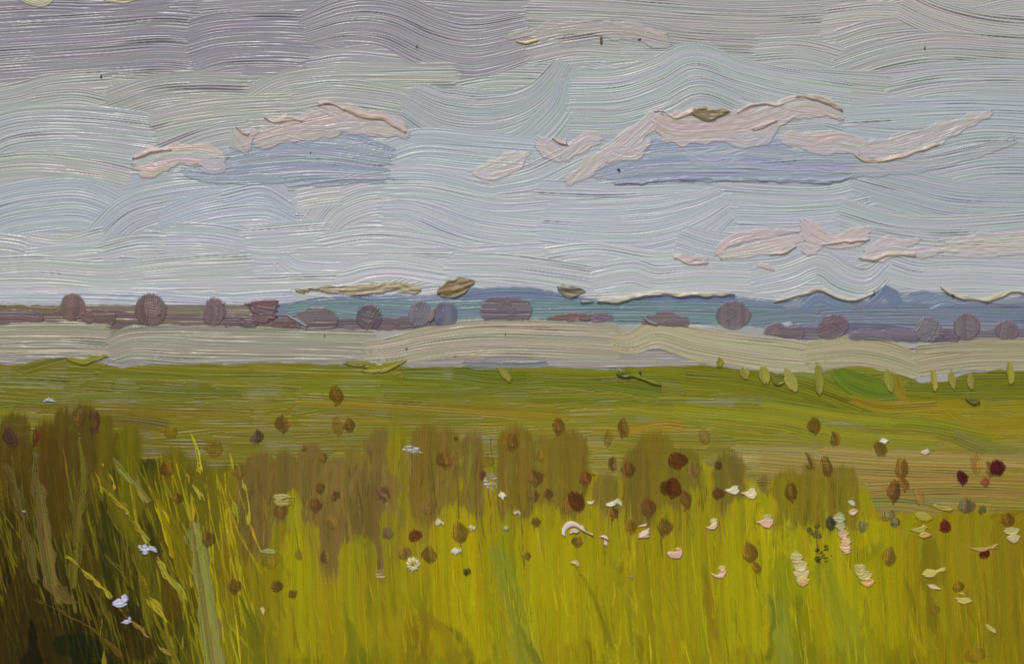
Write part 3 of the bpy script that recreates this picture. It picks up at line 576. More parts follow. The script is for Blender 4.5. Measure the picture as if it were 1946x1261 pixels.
many('cloud', 'large pink cloud right of centre above a long blue band', 'cloud', (1350, 345), [
    ('shaded_base', [shd([(1180, 298), (1260, 276), (1420, 276), (1500, 290)], [20, 40, 44, 40], (150, 159, 174), (140, 149, 170)), shd([(1130, 334), (1240, 308), (1400, 304), (1520, 312), (1640, 312), (1760, 304)], [20, 50, 56, 50, 50, 40], (138, 147, 168)), shd([(1160, 344), (1250, 336), (1400, 334), (1520, 336), (1620, 334)], [10, 22, 22, 22, 12], (130, 138, 162)), rdg([(1166, 350), (1230, 347), (1290, 340), (1400, 342), (1520, 344), (1590, 345), (1622, 334)], [4, 5, 6, 6, 6, 6, 4], (134, 140, 160), 3.5), shd([(1620, 318), (1740, 312), (1850, 288), (1930, 264)], [30, 36, 30, 16], (154, 161, 168), (162, 166, 170)), lit([(1304, 290), (1350, 300), (1418, 284)], [26, 44, 26], (160, 167, 176), th=2)]),
    ('lit_streak', [lit([(1076, 350), (1110, 326), (1150, 292)], [18, 28, 34], (184, 174, 170), th=2.4), lit([(1140, 300), (1180, 278), (1220, 244), (1256, 214)], [34, 46, 40, 30], (186, 176, 173)), lit([(1164, 288), (1200, 292), (1238, 266)], [20, 28, 14], (182, 174, 172))]),
    ('lit_tuft', [lit([(1018, 264), (1044, 284), (1068, 300)], [20, 40, 34], (180, 174, 173), th=2.6), lit([(1064, 302), (1096, 278), (1120, 264), (1144, 268)], [34, 34, 32, 22], (184, 174, 172), th=2.6), rdg([(1050, 262), (1064, 270), (1078, 275)], [4, 7, 5], (192, 172, 158))]),
    ('lit_top', [lit([(1246, 226), (1274, 240), (1330, 242), (1400, 236), (1450, 226)], [42, 58, 56, 58, 56], (184, 166, 160)), lit([(1250, 266), (1320, 262), (1400, 258), (1466, 244)], [14, 22, 22, 14], (190, 176, 172)), lit([(1420, 238), (1480, 216), (1520, 202), (1560, 206), (1604, 226)], [44, 50, 48, 44, 18], (182, 167, 162), (174, 168, 166)), lit([(1380, 262), (1430, 270), (1480, 240)], [24, 34, 10], (176, 172, 174)), rdg([(1242, 210), (1262, 212), (1284, 224), (1320, 212), (1390, 211)], [4, 6, 8, 6, 4], (196, 178, 166)), rdg([(1400, 214), (1430, 199), (1462, 196), (1490, 197)], [4, 5, 6, 4], (196, 184, 172)), rdg([(1512, 184), (1540, 184), (1574, 194), (1600, 208)], [4, 7, 8, 4], (158, 146, 134)), rdg([(1430, 246), (1456, 238), (1476, 230)], [4, 7, 4], (180, 168, 158))])], GC)
many('cloud', 'long pinkish streak of cloud rising towards the right edge', 'cloud', (1650, 300), [
    ('lit_top', [lit([(1484, 262), (1540, 272), (1600, 270), (1650, 284)], [22, 36, 40, 36], (180, 170, 166), (172, 170, 170), th=2.4), lit([(1500, 272), (1540, 276), (1590, 264)], [10, 18, 12], (196, 168, 160), th=2.8)]),
    ('lit_tail', [lit([(1634, 290), (1710, 276), (1800, 246), (1886, 212)], [30, 46, 38, 14], (176, 170, 171), (170, 168, 166), th=2.4), rdg([(1622, 294), (1652, 306), (1710, 297), (1782, 275)], [4, 6, 6, 3], (186, 168, 150), 4.5)])], GC)
many('cloud', 'ragged pink cloud low in the sky at the right, above the blue hills', 'cloud', (1500, 510), [
    ('lit_tuft', [lit([(1358, 482), (1386, 460), (1430, 446), (1520, 441)], [14, 24, 18, 8], (188, 170, 166)), st([(1366, 486), (1440, 474), (1534, 450)], [18, 30, 14], (180, 174, 168), (178, 168, 163), relief=.7, thick=.8, fray=10, soft=5, a=.8), lit([(1440, 505), (1456, 508), (1468, 514)], [10, 14, 8], (190, 170, 166)), rdg([(1460, 484), (1490, 478), (1514, 468)], [3, 6, 4], (190, 172, 160))]),
    ('lit_top', [lit([(1524, 418), (1544, 440), (1580, 456), (1620, 452), (1654, 440)], [22, 36, 34, 34, 26], (188, 172, 168)), lit([(1524, 462), (1544, 474), (1570, 464)], [10, 22, 10], (188, 178, 172)), rdg([(1560, 464), (1610, 459), (1652, 456)], [3, 5, 4], (190, 176, 166))]),
    ('lit_tail', [lit([(1644, 478), (1684, 466), (1750, 456)], [26, 28, 14], (182, 176, 174), th=2.5), lit([(1636, 490), (1680, 480), (1730, 482), (1786, 478)], [14, 22, 18, 22], (186, 175, 172), th=3), rdg([(1632, 488), (1660, 493), (1686, 482), (1740, 484)], [4, 6, 5, 4], (192, 176, 160)), st([(1784, 470), (1870, 466), (1930, 462), (2010, 456)], [34, 48, 48, 40], (172, 170, 166), (178, 168, 164), thick=.8, relief=.6, lump=.6, fray=12, a=.7, soft=8)])], GC)
one('cloud', 'small pink dash of cloud left of the ragged pink cloud', 'cloud', [lit([(1278, 486), (1310, 494), (1346, 491)], [5, 20, 6], (186, 172, 170), th=3), rdg([(1280, 489), (1312, 501), (1344, 499)], [3, 4, 3], (190, 166, 160), 4)], GC)
one('cloud', 'faint pale pink wisp left of the large pink cloud', 'cloud', [lit([(894, 326), (930, 326), (966, 314), (1008, 292)], [10, 36, 44, 12], (184, 177, 174), (178, 178, 178), th=2), lit([(950, 300), (980, 296), (1004, 294)], [8, 14, 6], (192, 180, 172), th=2.6)], GC)
many('cloud', 'yellowish grey wisp of cloud near the top, above the large pink cloud', 'cloud', (1120, 90), [
    ('wisp_body', [lit([(962, 72), (1040, 60), (1120, 54), (1200, 62), (1276, 84)], [12, 26, 26, 34, 18], (160, 157, 150), (162, 160, 156), th=1.2, a=.75), lit([(1180, 46), (1230, 56), (1270, 70)], [5, 9, 5], (186, 172, 164), th=2.2)]),
    ('yellow_edge', [rdg([(978, 79), (1000, 83), (1022, 78)], [3, 6, 3], (206, 192, 130), 4)])], GC)
one('cloud', 'pale yellow cloud tip at the top edge, further from the corner', 'cloud', [lit([(180, -16), (232, -2), (290, -14)], [14, 24, 10], (176, 172, 138), th=2)], GC)
one('cloud', 'pale yellow cloud tip at the top edge, nearest the left corner', 'cloud', [lit([(20, -16), (74, 2), (120, -12)], [14, 22, 10], (172, 168, 134), th=2)], GC)
# ---- dried lumps of paint
GL = 'dried ochre lumps of paint'
def lump(pts, w, c, c2, th=4.5): return st(pts, w, c, c2, thick=th, relief=.3, lump=.9, rnd=1, fray=3, lip=-.6, elip=-.5, streak=2.2, rough=2.2, mix=0)
one('paint_lump', 'ochre lump of dried paint on top of the large pink cloud', 'paint lump', [lump([(1314, 212), (1342, 219), (1362, 216), (1386, 214)], [16, 28, 20, 12], (140, 128, 98), (118, 106, 80))], GL)
one('paint_lump', 'long beige and ochre ridge of dried paint along the hill tops', 'paint lump', [lump([(560, 548), (640, 551), (700, 550), (750, 544), (800, 550)], [4, 8, 18, 22, 14], (164, 154, 130), (136, 116, 78), 3.5)], GL)
one('paint_lump', 'leaf shaped ochre lump of dried paint right of the long ridge', 'paint lump', [lump([(830, 556), (862, 550), (884, 542), (902, 534)], [10, 28, 30, 8], (132, 122, 98), (112, 94, 58))], GL)
one('paint_lump', 'grey speckled lump of dried paint on the blue hills at mid picture', 'paint lump', [lump([(1060, 546), (1084, 552), (1112, 552)], [12, 24, 10], (150, 146, 126), (92, 88, 76))], GL)
one('paint_ridge', 'thin cream paint ridge crossing the blue hills right of centre', 'paint ridge', [st([(1104, 573), (1160, 572), (1210, 562), (1246, 556), (1300, 559), (1394, 559)], [4, 7, 8, 9, 8, 5], (192, 186, 174), (166, 156, 136), thick=5, lump=.7, relief=.3, rnd=1, fray=3)], 'cream ridges of paint along the hills')
one('paint_ridge', 'wavy cream paint ridge around the blue peaks', 'paint ridge', [st([(1440, 572), (1480, 572), (1530, 556), (1560, 549), (1590, 564), (1624, 569), (1664, 556)], [3, 5, 4, 5, 7, 6, 3], (196, 186, 166), (182, 172, 150), thick=4.5, lump=.6, relief=.3, rnd=1, fray=3)], 'cream ridges of paint along the hills')
one('paint_ridge', 'cream paint ridge sagging over the hills at the right edge', 'paint ridge', [st([(1786, 544), (1816, 560), (1866, 570), (1892, 564), (1926, 554), (2010, 553)], [3, 5, 7, 6, 6, 4], (176, 168, 146), (190, 182, 162), thick=5, lump=.6, relief=.3, rnd=1, fray=3)], 'cream ridges of paint along the hills')
GS = 'dark specks stuck to the paint'
def speck(x, y, r, c, l, dx=2, dy=1): one('speck', l, 'speck', [st([(x - dx, y + dy), (x + dx, y - dy)], r, c, None, thick=4, relief=.1, rnd=1, fray=1.5, lip=0, elip=0, rough=.8, mix=0)], GS)
speck(1176, 323, 9, (12, 14, 30), 'black speck at the left end of the long blue cloud band')
speck(1143, 77, 6, (96, 78, 40), 'upright brown mark below the yellowish wisp of cloud', 0, 8)
speck(792, 88, 6, (88, 52, 46), 'reddish brown dot in the grey sky near the top')
speck(192, 145, 6, (60, 62, 66), 'tiny dark dot below the mauve grey band, top left')
speck(590, 291, 4, (50, 56, 80), 'tiny dark dot on the blue base of the left cloud')
speck(1810, 561, 9, (26, 26, 24), 'black speck beside the cream ridge near the right edge')
speck(1757, 91, 7, (70, 72, 66), 'small dark fleck high in the sky at the right')
speck(1216, 75, 5, (84, 78, 62), 'tiny brown dot on the right end of the yellowish wisp')
speck(1217, 708, 6, (30, 40, 12), 'tiny black green dot on the meadow edge beside the olive bud')
def drop(x, y, r, l): one('paint_bubble', l, 'paint bubble', [st([(x - 1.5, y), (x + 1.5, y)], r, (150, 146, 124), None, thick=3.5, relief=.1, rnd=1, fray=1, lip=1.2, elip=1.2, mix=0)], 'bubbles in the pale field')
drop(772, 660, 11, 'round paint bubble in the middle of the pale field')
drop(616, 636, 8, 'small paint bubble left of the large one, near the trees')
drop(960, 633, 9, 'paint bubble on the pale field under the broad dark bush')
# ---- trees on the skyline
GT = 'mauve trees and bushes along the field edge'
FTX = [-260, 0, 110, 200, 330, 480, 600, 740, 850, 950, 1060, 1170, 1260, 1370, 1440, 1520, 1640, 1740, 1946, 2200]
FTY = [614, 615, 610, 616, 620, 622, 625, 628, 616, 607, 609, 613, 619, 625, 633, 645, 645, 649, 645, 645]
def tclip(X, Y): return sstep(-1.2, 1.2, np.interp(X, FTX, FTY) - Y + .8 * samp(TN, X * 2, X * 0 + 33))
def tree(x, y, rx, ry, c, l, ang=90, c2=None, extra=(), nm='tree', cat='tree'):
    if cat == 'bush': y += ry * .3; ry *= 1.3
    a = math.radians(ang); w1, w2, w3 = 1.5 + .5 * rng.rand(), 1.9 + .25 * rng.rand(), 1.5 + .5 * rng.rand(); mj, mn = (ry, rx) if abs(math.sin(a)) > .7 else (rx, ry)
    dx, dy = math.cos(a), -math.sin(a); k = mj * 1.02
    c = tuple(np.array(c) * (.85, .81, .79)); c2 = tuple(np.array(c2) * .8) if c2 else tuple(np.array(c) * 1.12 + (2, 2, 3))
    s = [st([(x - dx * k, y - dy * k), (x + dx * k * .1 + rng.randn() * 2, y + rng.randn()), (x + dx * k, y + dy * k)], [mn * w1, mn * w2, mn * w2 * .97, mn * w3], c, c2, thick=1.2, relief=.5, lip=.45, elip=.45, rnd=1, fray=1.0, streak=1.7, mix=.12, rough=3.0, serr=.08, soft=4.5, a=.93, clip=tclip)]
    g = rng.randn(5)
    s.append(st([(x + rx * .35 * g[0] - rx * .4, y - ry * .2 + 2 * g[1]), (x + rx * .3 * g[2] + rx * .3, y + ry * .15)], [mn * .8, mn * 1.0, mn * .6], np.array(c) * (1.1 if g[3] > 0 else .92), c2, thick=1.5, relief=.5, lip=.3, rnd=1, fray=3, soft=4, a=.8, rough=2.5, serr=.1, clip=tclip))
    return one(nm, l, cat, s + list(extra), GT, at=(x, y + ry))
T1 = (110, 94, 98)
tree(38, 600, 44, 12, (108, 92, 100), 'low flat mauve bush at the left edge of the tree line', 0, nm='bush', cat='bush')
tree(190, 599, 30, 13, (106, 90, 94), 'low mauve bush between the first and second tall trees from the left', 0, nm='bush', cat='bush')
tree(140, 583, 25, 26, (116, 98, 98), 'upright mauve tree, leftmost of the tall trees', 84)
tree(291, 588, 31, 31, (110, 92, 96), 'tall mauve tree with pale vertical streaks, second from the left', 96, extra=[st([(280, 606), (276, 572)], [3, 6], (146, 126, 122), None, thick=3, relief=.4, fray=5, dry=-.2), st([(302, 600), (298, 566)], [3, 5], (150, 130, 126), None, thick=3, relief=.4, fray=5, dry=-.2)])
tree(405, 592, 21, 27, (112, 96, 104), 'slim leaning mauve tree with streaked top, third from the left', 82, extra=[st([(414, 606), (408, 572)], [4, 7], (140, 124, 120), None, thick=3, relief=.4, fray=5, dry=-.2)])
one('grass_tuft', 'small brush flick beside the slim leaning mauve tree', 'tuft', [st([(424, 576), (436, 568)], [8, 3], (136, 124, 122), None, thick=2, relief=1.2, fray=9, dry=-.1)])
tree(458, 607, 32, 13, (98, 86, 96), 'low dark bush left of the square plum tree', 0, nm='bush', cat='bush')
one('tree', 'square edged dark plum tree in the left half of the tree line', 'tree', [st([(474, 580), (500, 586), (526, 590)], [16, 32, 40], (104, 80, 84), (94, 78, 88), thick=2.2, relief=.6, lip=1.2, rnd=.2, fray=6), st([(462, 578), (500, 576), (528, 574)], [3, 9, 8], (112, 86, 88), None, thick=2.6, relief=.5, fray=6), st([(480, 606), (514, 604)], 18, (100, 82, 90), None, thick=2, relief=.5)], GT, at=(500, 612))
tree(543, 613, 26, 8, (112, 92, 96), 'smallest low mauve mound beneath the teal hills, left of the oval bush', 0, nm='bush', cat='bush')
tree(601, 604, 41, 18, (110, 104, 110), 'grey mauve oval bush edged by a pale blue green line, against the teal hill', 0, nm='bush', cat='bush', extra=[st([(546, 598), (562, 608), (584, 620)], [3, 5, 3], (140, 150, 150), None, thick=3, relief=.2, rnd=1, fray=2)])
tree(750, 612, 40, 12, (106, 96, 106), 'low grey mauve bush between two round trees', 0, nm='bush', cat='bush')
tree(703, 603, 27, 24, (112, 102, 108), 'round grey mauve tree with curved strokes, left of the low bush', 60, c2=(100, 90, 102))
tree(846, 598, 24, 25, (106, 110, 132), 'blue grey round tree right of the orange streak', 90)
tree(797, 596, 22, 25, (112, 112, 126), 'grey lilac tree carrying an orange streak on its side', 70, extra=[st([(818, 612), (824, 598), (828, 586)], [6, 14, 6], (132, 104, 94), (120, 104, 106), thick=3, relief=.4, fray=4)])
tree(962, 583, 48, 21, (106, 98, 110), 'broad dark mauve bush at the crest of the pale field', 0, nm='bush', cat='bush')
tree(1140, 603, 24, 8, (112, 104, 120), 'small lilac bush right of the reddish bush', 0, nm='bush', cat='bush')
tree(1080, 602, 40, 8, (120, 92, 100), 'flat reddish mauve bush right of the broad dark bush', 0, nm='bush', cat='bush')
tree(1265, 608, 44, 14, (114, 102, 112), 'mauve bush alone on the right slope, left of the big square tree', 0, nm='bush', cat='bush', extra=[st([(1222, 602), (1236, 611), (1250, 616)], [3, 5, 3], (140, 138, 144), None, thick=4, relief=.2, rnd=1, fray=2)])
tree(1395, 598, 35, 27, (112, 104, 112), 'big squarish grey mauve tree standing alone right of centre', 90)
tree(1680, 635, 66, 10, (112, 110, 126), 'long low grey bush between two groups of round trees', 0, nm='bush', cat='bush')
tree(1490, 627, 38, 14, (112, 106, 112), 'low bush half sunk behind the pale field, right of the big square tree', 0, nm='bush', cat='bush')
tree(1582, 616, 30, 17, (114, 106, 118), 'oval mauve bush with slanting reddish strokes among the right trees', 20, c2=(124, 100, 108), nm='bush', cat='bush')
tree(1797, 636, 26, 11, (100, 94, 112), 'low dark bush between two round trees at the right', 0, nm='bush', cat='bush')
tree(1757, 622, 25, 23, (116, 118, 128), 'grey round tree with slanting strokes, leftmost of the right end three', 60)
tree(1837, 619, 25, 25, (114, 108, 118), 'tallest round mauve tree, middle one of the right end three', 90)
tree(1912, 627, 26, 19, (114, 106, 114), 'round mauve tree nearest the right edge', 80)
# ---- fresh green saplings at the meadow edge
GP = 'light green saplings along the meadow edge'
def leaf(x, y, rx, ry, tilt, c, l, nm='sapling'):
    a = math.radians(tilt); dx, dy = math.sin(a), -math.cos(a)
    one(nm, l, 'sapling', [st([(x - dx * ry, y - dy * ry), (x, y), (x + dx * ry, y + dy * ry)], [rx * 1.1, rx * 2, rx * .7], c, tuple(np.array(c) * .86), thick=2.2, relief=.4, lip=.9, elip=.5, rnd=1, fray=3, mix=.15)], GP, at=(x, y + ry))
GR1, GR2 = (138, 134, 38), (146, 144, 66)
leaf(1368, 688, 8, 11, 0, (130, 130, 34), 'smallest round green sapling, up on the pale field')
leaf(1415, 709, 10, 13, -20, (140, 138, 52), 'pointed green sapling right of the smallest round one')
leaf(1453, 712, 11, 19, -14, (142, 140, 54), 'green sapling with a dark fleck, left of the olive oval')
one('bush', 'squat olive oval bush between two light green saplings', 'bush', [st([(1466, 720), (1480, 721), (1494, 720)], [14, 24, 14], (96, 98, 20), None, thick=2.5, relief=.4, rnd=1, fray=2, lip=1)], None)
leaf(1503, 721, 10, 26, -24, (150, 148, 66), 'tall slanting light green sapling right of the olive oval')
leaf(1556, 721, 9, 30, -3, (130, 130, 40), 'slim upright green sapling where the pale field dips')
leaf(1690, 722, 11, 24, -10, (132, 130, 46), 'faint green sapling beside the orange patch of meadow')
leaf(1774, 722, 9, 22, -8, (148, 146, 56), 'bright green sapling, leftmost of three at the right')
leaf(1809, 721, 8, 19, -10, (140, 138, 60), 'middle one of three green saplings at the right')
leaf(1846, 723, 8, 18, -4, (134, 130, 56), 'faint green sapling, last of three before the gap')
leaf(1919, 708, 8, 24, -4, (142, 138, 44), 'lone upright green sapling nearest the right edge')
leaf(958, 710, 9, 20, -42, (138, 136, 44), 'slanting light green leaf dab under the pale field at mid picture')
one('bush', 'long light green tuft lying over the lower rim of the pale field', 'bush', [st([(690, 702), (724, 700), (772, 684)], [12, 18, 4], (124, 124, 18), None, thick=2, relief=.5, lip=.8, fray=5), st([(654, 690), (690, 692), (716, 696)], [8, 12, 6], (108, 110, 14), None, thick=1.8, relief=.4)], None)
one('bush', 'small green wisp under the left end of the pale field', 'bush', [st([(128, 680), (160, 686), (206, 676)], [8, 14, 4], (116, 114, 14), None, thick=2, relief=.5, fray=4)], None)
many('seed_pod', 'raised dark olive bud with a long tail on the meadow edge', 'seed_pod', (1190, 716), [('head', [st([(1172, 708), (1184, 710), (1198, 712)], [10, 18, 14], (92, 98, 34), (78, 84, 34), thick=6, relief=.2, lump=.5, rnd=1, fray=2, lip=.2)]), ('stem', [st([(1192, 712), (1214, 717), (1236, 724), (1256, 734)], [8, 6, 5, 2], (110, 112, 26), None, thick=4.5, relief=.2, rnd=1, fray=2)])])
one('seed_pod', 'small dark green knot in the meadow below the right saplings', 'seed_pod', [st([(1836, 758), (1848, 761), (1862, 762)], [7, 13, 6], (86, 88, 22), None, thick=5, relief=.3, rnd=1, fray=2, lump=.6)], None)
# ---- long grass blades on the left
GB_ = 'single grass blades at the left'
def blade(pts, w, c, l, nm='grass_blade', **k):
    k.setdefault('thick', 1.0); k.setdefault('fray', 7); k.setdefault('rnd', .9); k.setdefault('relief', .4); k.setdefault('lip', .5); k.setdefault('rough', 3.0)
    c = tuple(np.array(c) * 1.12); k['thick'] *= .6; w = np.array(w, float) * (.72 if np.max(w) < 18 else .95)
    return one(nm, l, 'plant', [st(pts, w, c, tuple(np.array(c) * .78), mix=.15, streak=1.6, fs=.5, serr=.1, a=.95, dry=(-1.25 if 'yellow' in l else -.95) if np.max(w) < 18 else -1.25, soft=2.6, hue=.06, **k)], GB_, mat=M_THIN)
blade([(112, 1146), (100, 1110), (82, 1010), (68, 900), (64, 850)], [30, 32, 32, 26, 14], (96, 86, 40), 'broad grey brown blade bending right at its foot, left dark corner')
blade([(150, 1144), (128, 1138), (108, 1110)], [6, 20, 22], (92, 80, 36), 'short foot of the broad grey brown blade')
blade([(66, 1110), (48, 1010), (24, 910), (8, 880)], [14, 22, 20, 12], (84, 74, 32), 'grey brown blade leaning left, nearest the left edge')
blade([(140, 1120), (150, 1000), (158, 900), (150, 820)], [16, 26, 28, 14], (92, 84, 26), 'upright dull olive blade right of the broad grey brown one')
blade([(412, 1290), (398, 1190), (382, 1080), (366, 985)], [40, 36, 36, 24], (118, 116, 56), 'widest grey green blade rising from the bottom edge at the left')
blade([(380, 900), (374, 860), (360, 816)], [10, 9, 3], (158, 146, 40), 'bright yellow blade tip standing highest at the left', thick=2)
blade([(366, 1000), (366, 950), (356, 910), (342, 880)], [5, 8, 7, 3], (142, 130, 34), 'thin yellow blade under the highest yellow tip', thick=1.8)
blade([(384, 950), (366, 920)], [4, 9], (150, 140, 44), 'short yellow side leaf on the thin yellow blade', thick=2)
blade([(474, 1000), (470, 950), (462, 910), (448, 880)], [4, 8, 7, 3], (150, 140, 52), 'thin pale yellow blade in front of the brown strip', thick=1.8)
blade([(452, 996), (444, 960), (428, 922)], [4, 16, 5], (128, 126, 34), 'green pointed blade left of the thin pale yellow one', thick=1.6)
blade([(285, 956), (250, 910), (212, 870)], [18, 18, 9], (116, 112, 50), 'grey green slanting leaf high at the left', thick=1.4)
blade([(196, 940), (186, 910), (174, 886)], [9, 9, 3], (146, 136, 26), 'small yellow leaf left of the grey green slanting leaf', thick=1.6)
blade([(222, 930), (206, 900), (192, 880)], [5, 7, 3], (142, 132, 30), 'tiny yellow leaf beside the small yellow leaf', thick=1.6)
blade([(284, 1030), (262, 1000), (240, 980)], [16, 12, 4], (148, 138, 50), 'yellow blade running up left from the square white flower', thick=1.8)
blade([(278, 1036), (250, 980), (210, 942), (186, 918)], [6, 8, 8, 3], (124, 114, 30), 'olive blade crossing behind the square white flower', thick=1.2)
blade([(358, 1142), (334, 1112), (312, 1080), (298, 1056)], [5, 15, 10, 3], (148, 140, 44), 'yellow blade below the square white flower ending in a point', thick=1.8)
blade([(330, 1250), (290, 1215), (250, 1180), (224, 1154)], [4, 7, 8, 5], (132, 124, 48), 'thin blade running down right from the lower white flowers', thick=1.6)
blade([(214, 1138), (196, 1116), (164, 1088), (124, 1056)], [5, 13, 9, 3], (146, 138, 40), 'pale yellow blade pointing up left from the lower white flowers', thick=1.8)
blade([(318, 1186), (298, 1156), (276, 1138)], [12, 10, 4], (146, 136, 34), 'yellow leaf right of the lower white flowers', thick=1.8)
blade([(208, 1290), (196, 1210), (190, 1120)], [6, 7, 3], (116, 106, 24), 'thin upright olive blade under the lower white flowers', thick=1.2)
blade([(350, 1240), (350, 1180), (346, 1110)], [4, 8, 4], (128, 118, 26), 'thin upright yellow green blade beside the widest blade', thick=1.4)
blade([(330, 1060), (316, 1000), (298, 950)], [14, 16, 6], (146, 132, 14), 'mustard yellow streak of grass right of the square white flower', thick=1.2)
blade([(346, 1280), (310, 1200), (272, 1110), (250, 1040)], [8, 14, 12, 4], (112, 104, 24), 'long olive blade sloping down right across the dark tangle', thick=1.2)
blade([(240, 1095), (214, 1072), (194, 1052)], [9, 11, 5], (90, 86, 28), 'short dull green blade in the dark gap between the white flowers', thick=1.0)
blade([(250, 1270), (180, 1200), (110, 1160), (66, 1136)], [8, 12, 8, 4], (82, 70, 22), 'dull brown blade sloping across the dark lower left corner', thick=1.0)
# ---- seed heads
GH = 'seed heads scattered over the grass'
def seed(x, y, rx, ry, c, l, tilt=-14, k=1.0, nm='seed_head', cat='seed head', grp=GH, side=1, ring=False):
    a = math.radians(tilt); dx, dy = math.sin(a), -math.cos(a); c = np.array(c, float); lt = c * 1.22 + (4, 6, 2)
    m = ry * 1.06; rx *= 1.08
    op = .6 if k < .8 else (.88 if k < 1.1 else 1.0)
    q = rng.randn(4); c = c * ((.93, .91, .9) if k >= .8 else (.98, .97, .95)); lt = c * 1.3; c = c * (.84 if k < 1.1 else 1.08)
    e1, e2 = (1.0 + .6 * rng.rand(), .6 + .9 * rng.rand())
    ss = [st([(x - dx * m, y - dy * m), (x + q[0] * 1.6, y), (x + dx * m, y + dy * m)], [rx * e1, rx * 2, rx * 1.7, rx * e2], lt if k < 1.1 else c * 1.04, c, thick=.3 + .8 * (k > 1.1), relief=.55, lip=.15, elip=.2, rnd=1, fray=2.6, rough=3.0, serr=.2, streak=1.6, fs=1.0, mix=.15, a=op, soft=3.2, dry=-1.05 if k < 1.1 else -1.6)]
    o = side * rx * .45
    ss.append(st([(x + o * .5 - dx * m * .75, y - dy * m * .75), (x + o * 1.15 + q[1], y + ry * .1), (x + o * .5 + dx * m * .8, y + dy * m * .75)], [rx * .5, rx * .85, rx * .5], c * .9, c * .7, thick=.8, relief=.6, lip=.3, elip=.3, rnd=1, fray=2.5, rough=1.8, mix=.15, a=op * .85, soft=2.5))
    ss.append(st([(x - rx * .6, y + ry * .35 + q[2]), (x, y + ry * .72), (x + rx * .5, y + ry * .5)], [rx * .4, rx * .6, rx * .3], c * .84, None, thick=.8, relief=.5, rnd=1, fray=2.5, mix=.15, a=op * .75, soft=2.5))
    if 'ragged' in l:
        ss = [st([(x + a0 * rx, y + b0 * ry), (x + a0 * rx + q[i % 4] * 5, y + b0 * ry + 5 + 3 * q[(i + 1) % 4])], [rx * .9, rx * 1.25, rx * .8], c * (.9 + .3 * rng.rand()), c * .7, thick=.8, relief=.6, rnd=1, fray=4, rough=3, mix=.1, a=.95, soft=2.5, dry=-.8) for i, (a0, b0) in enumerate([(-.6, -.4), (.3, -.7), (.6, .1), (-.1, .2), (.2, .6), (-.5, .5), (.8, .6)])]
    if cat == 'seed head' and q[3] > -.2: ss.append(st([(x + q[1] * 2, y + ry * .8), (x + dx * -m * .2 + q[2], y + ry * 1.3)], [rx * .5, 1.5], c * 1.05, None, thick=.6, relief=.3, fray=2, a=op * .8, mix=.3))
    return one(nm, l, cat, ss, grp, mat=M_THIN, at=(x, y + ry))
D1, D2, D3, D4, D5 = (92, 64, 24), (100, 74, 34), (84, 52, 20), (112, 88, 40), (98, 78, 58)
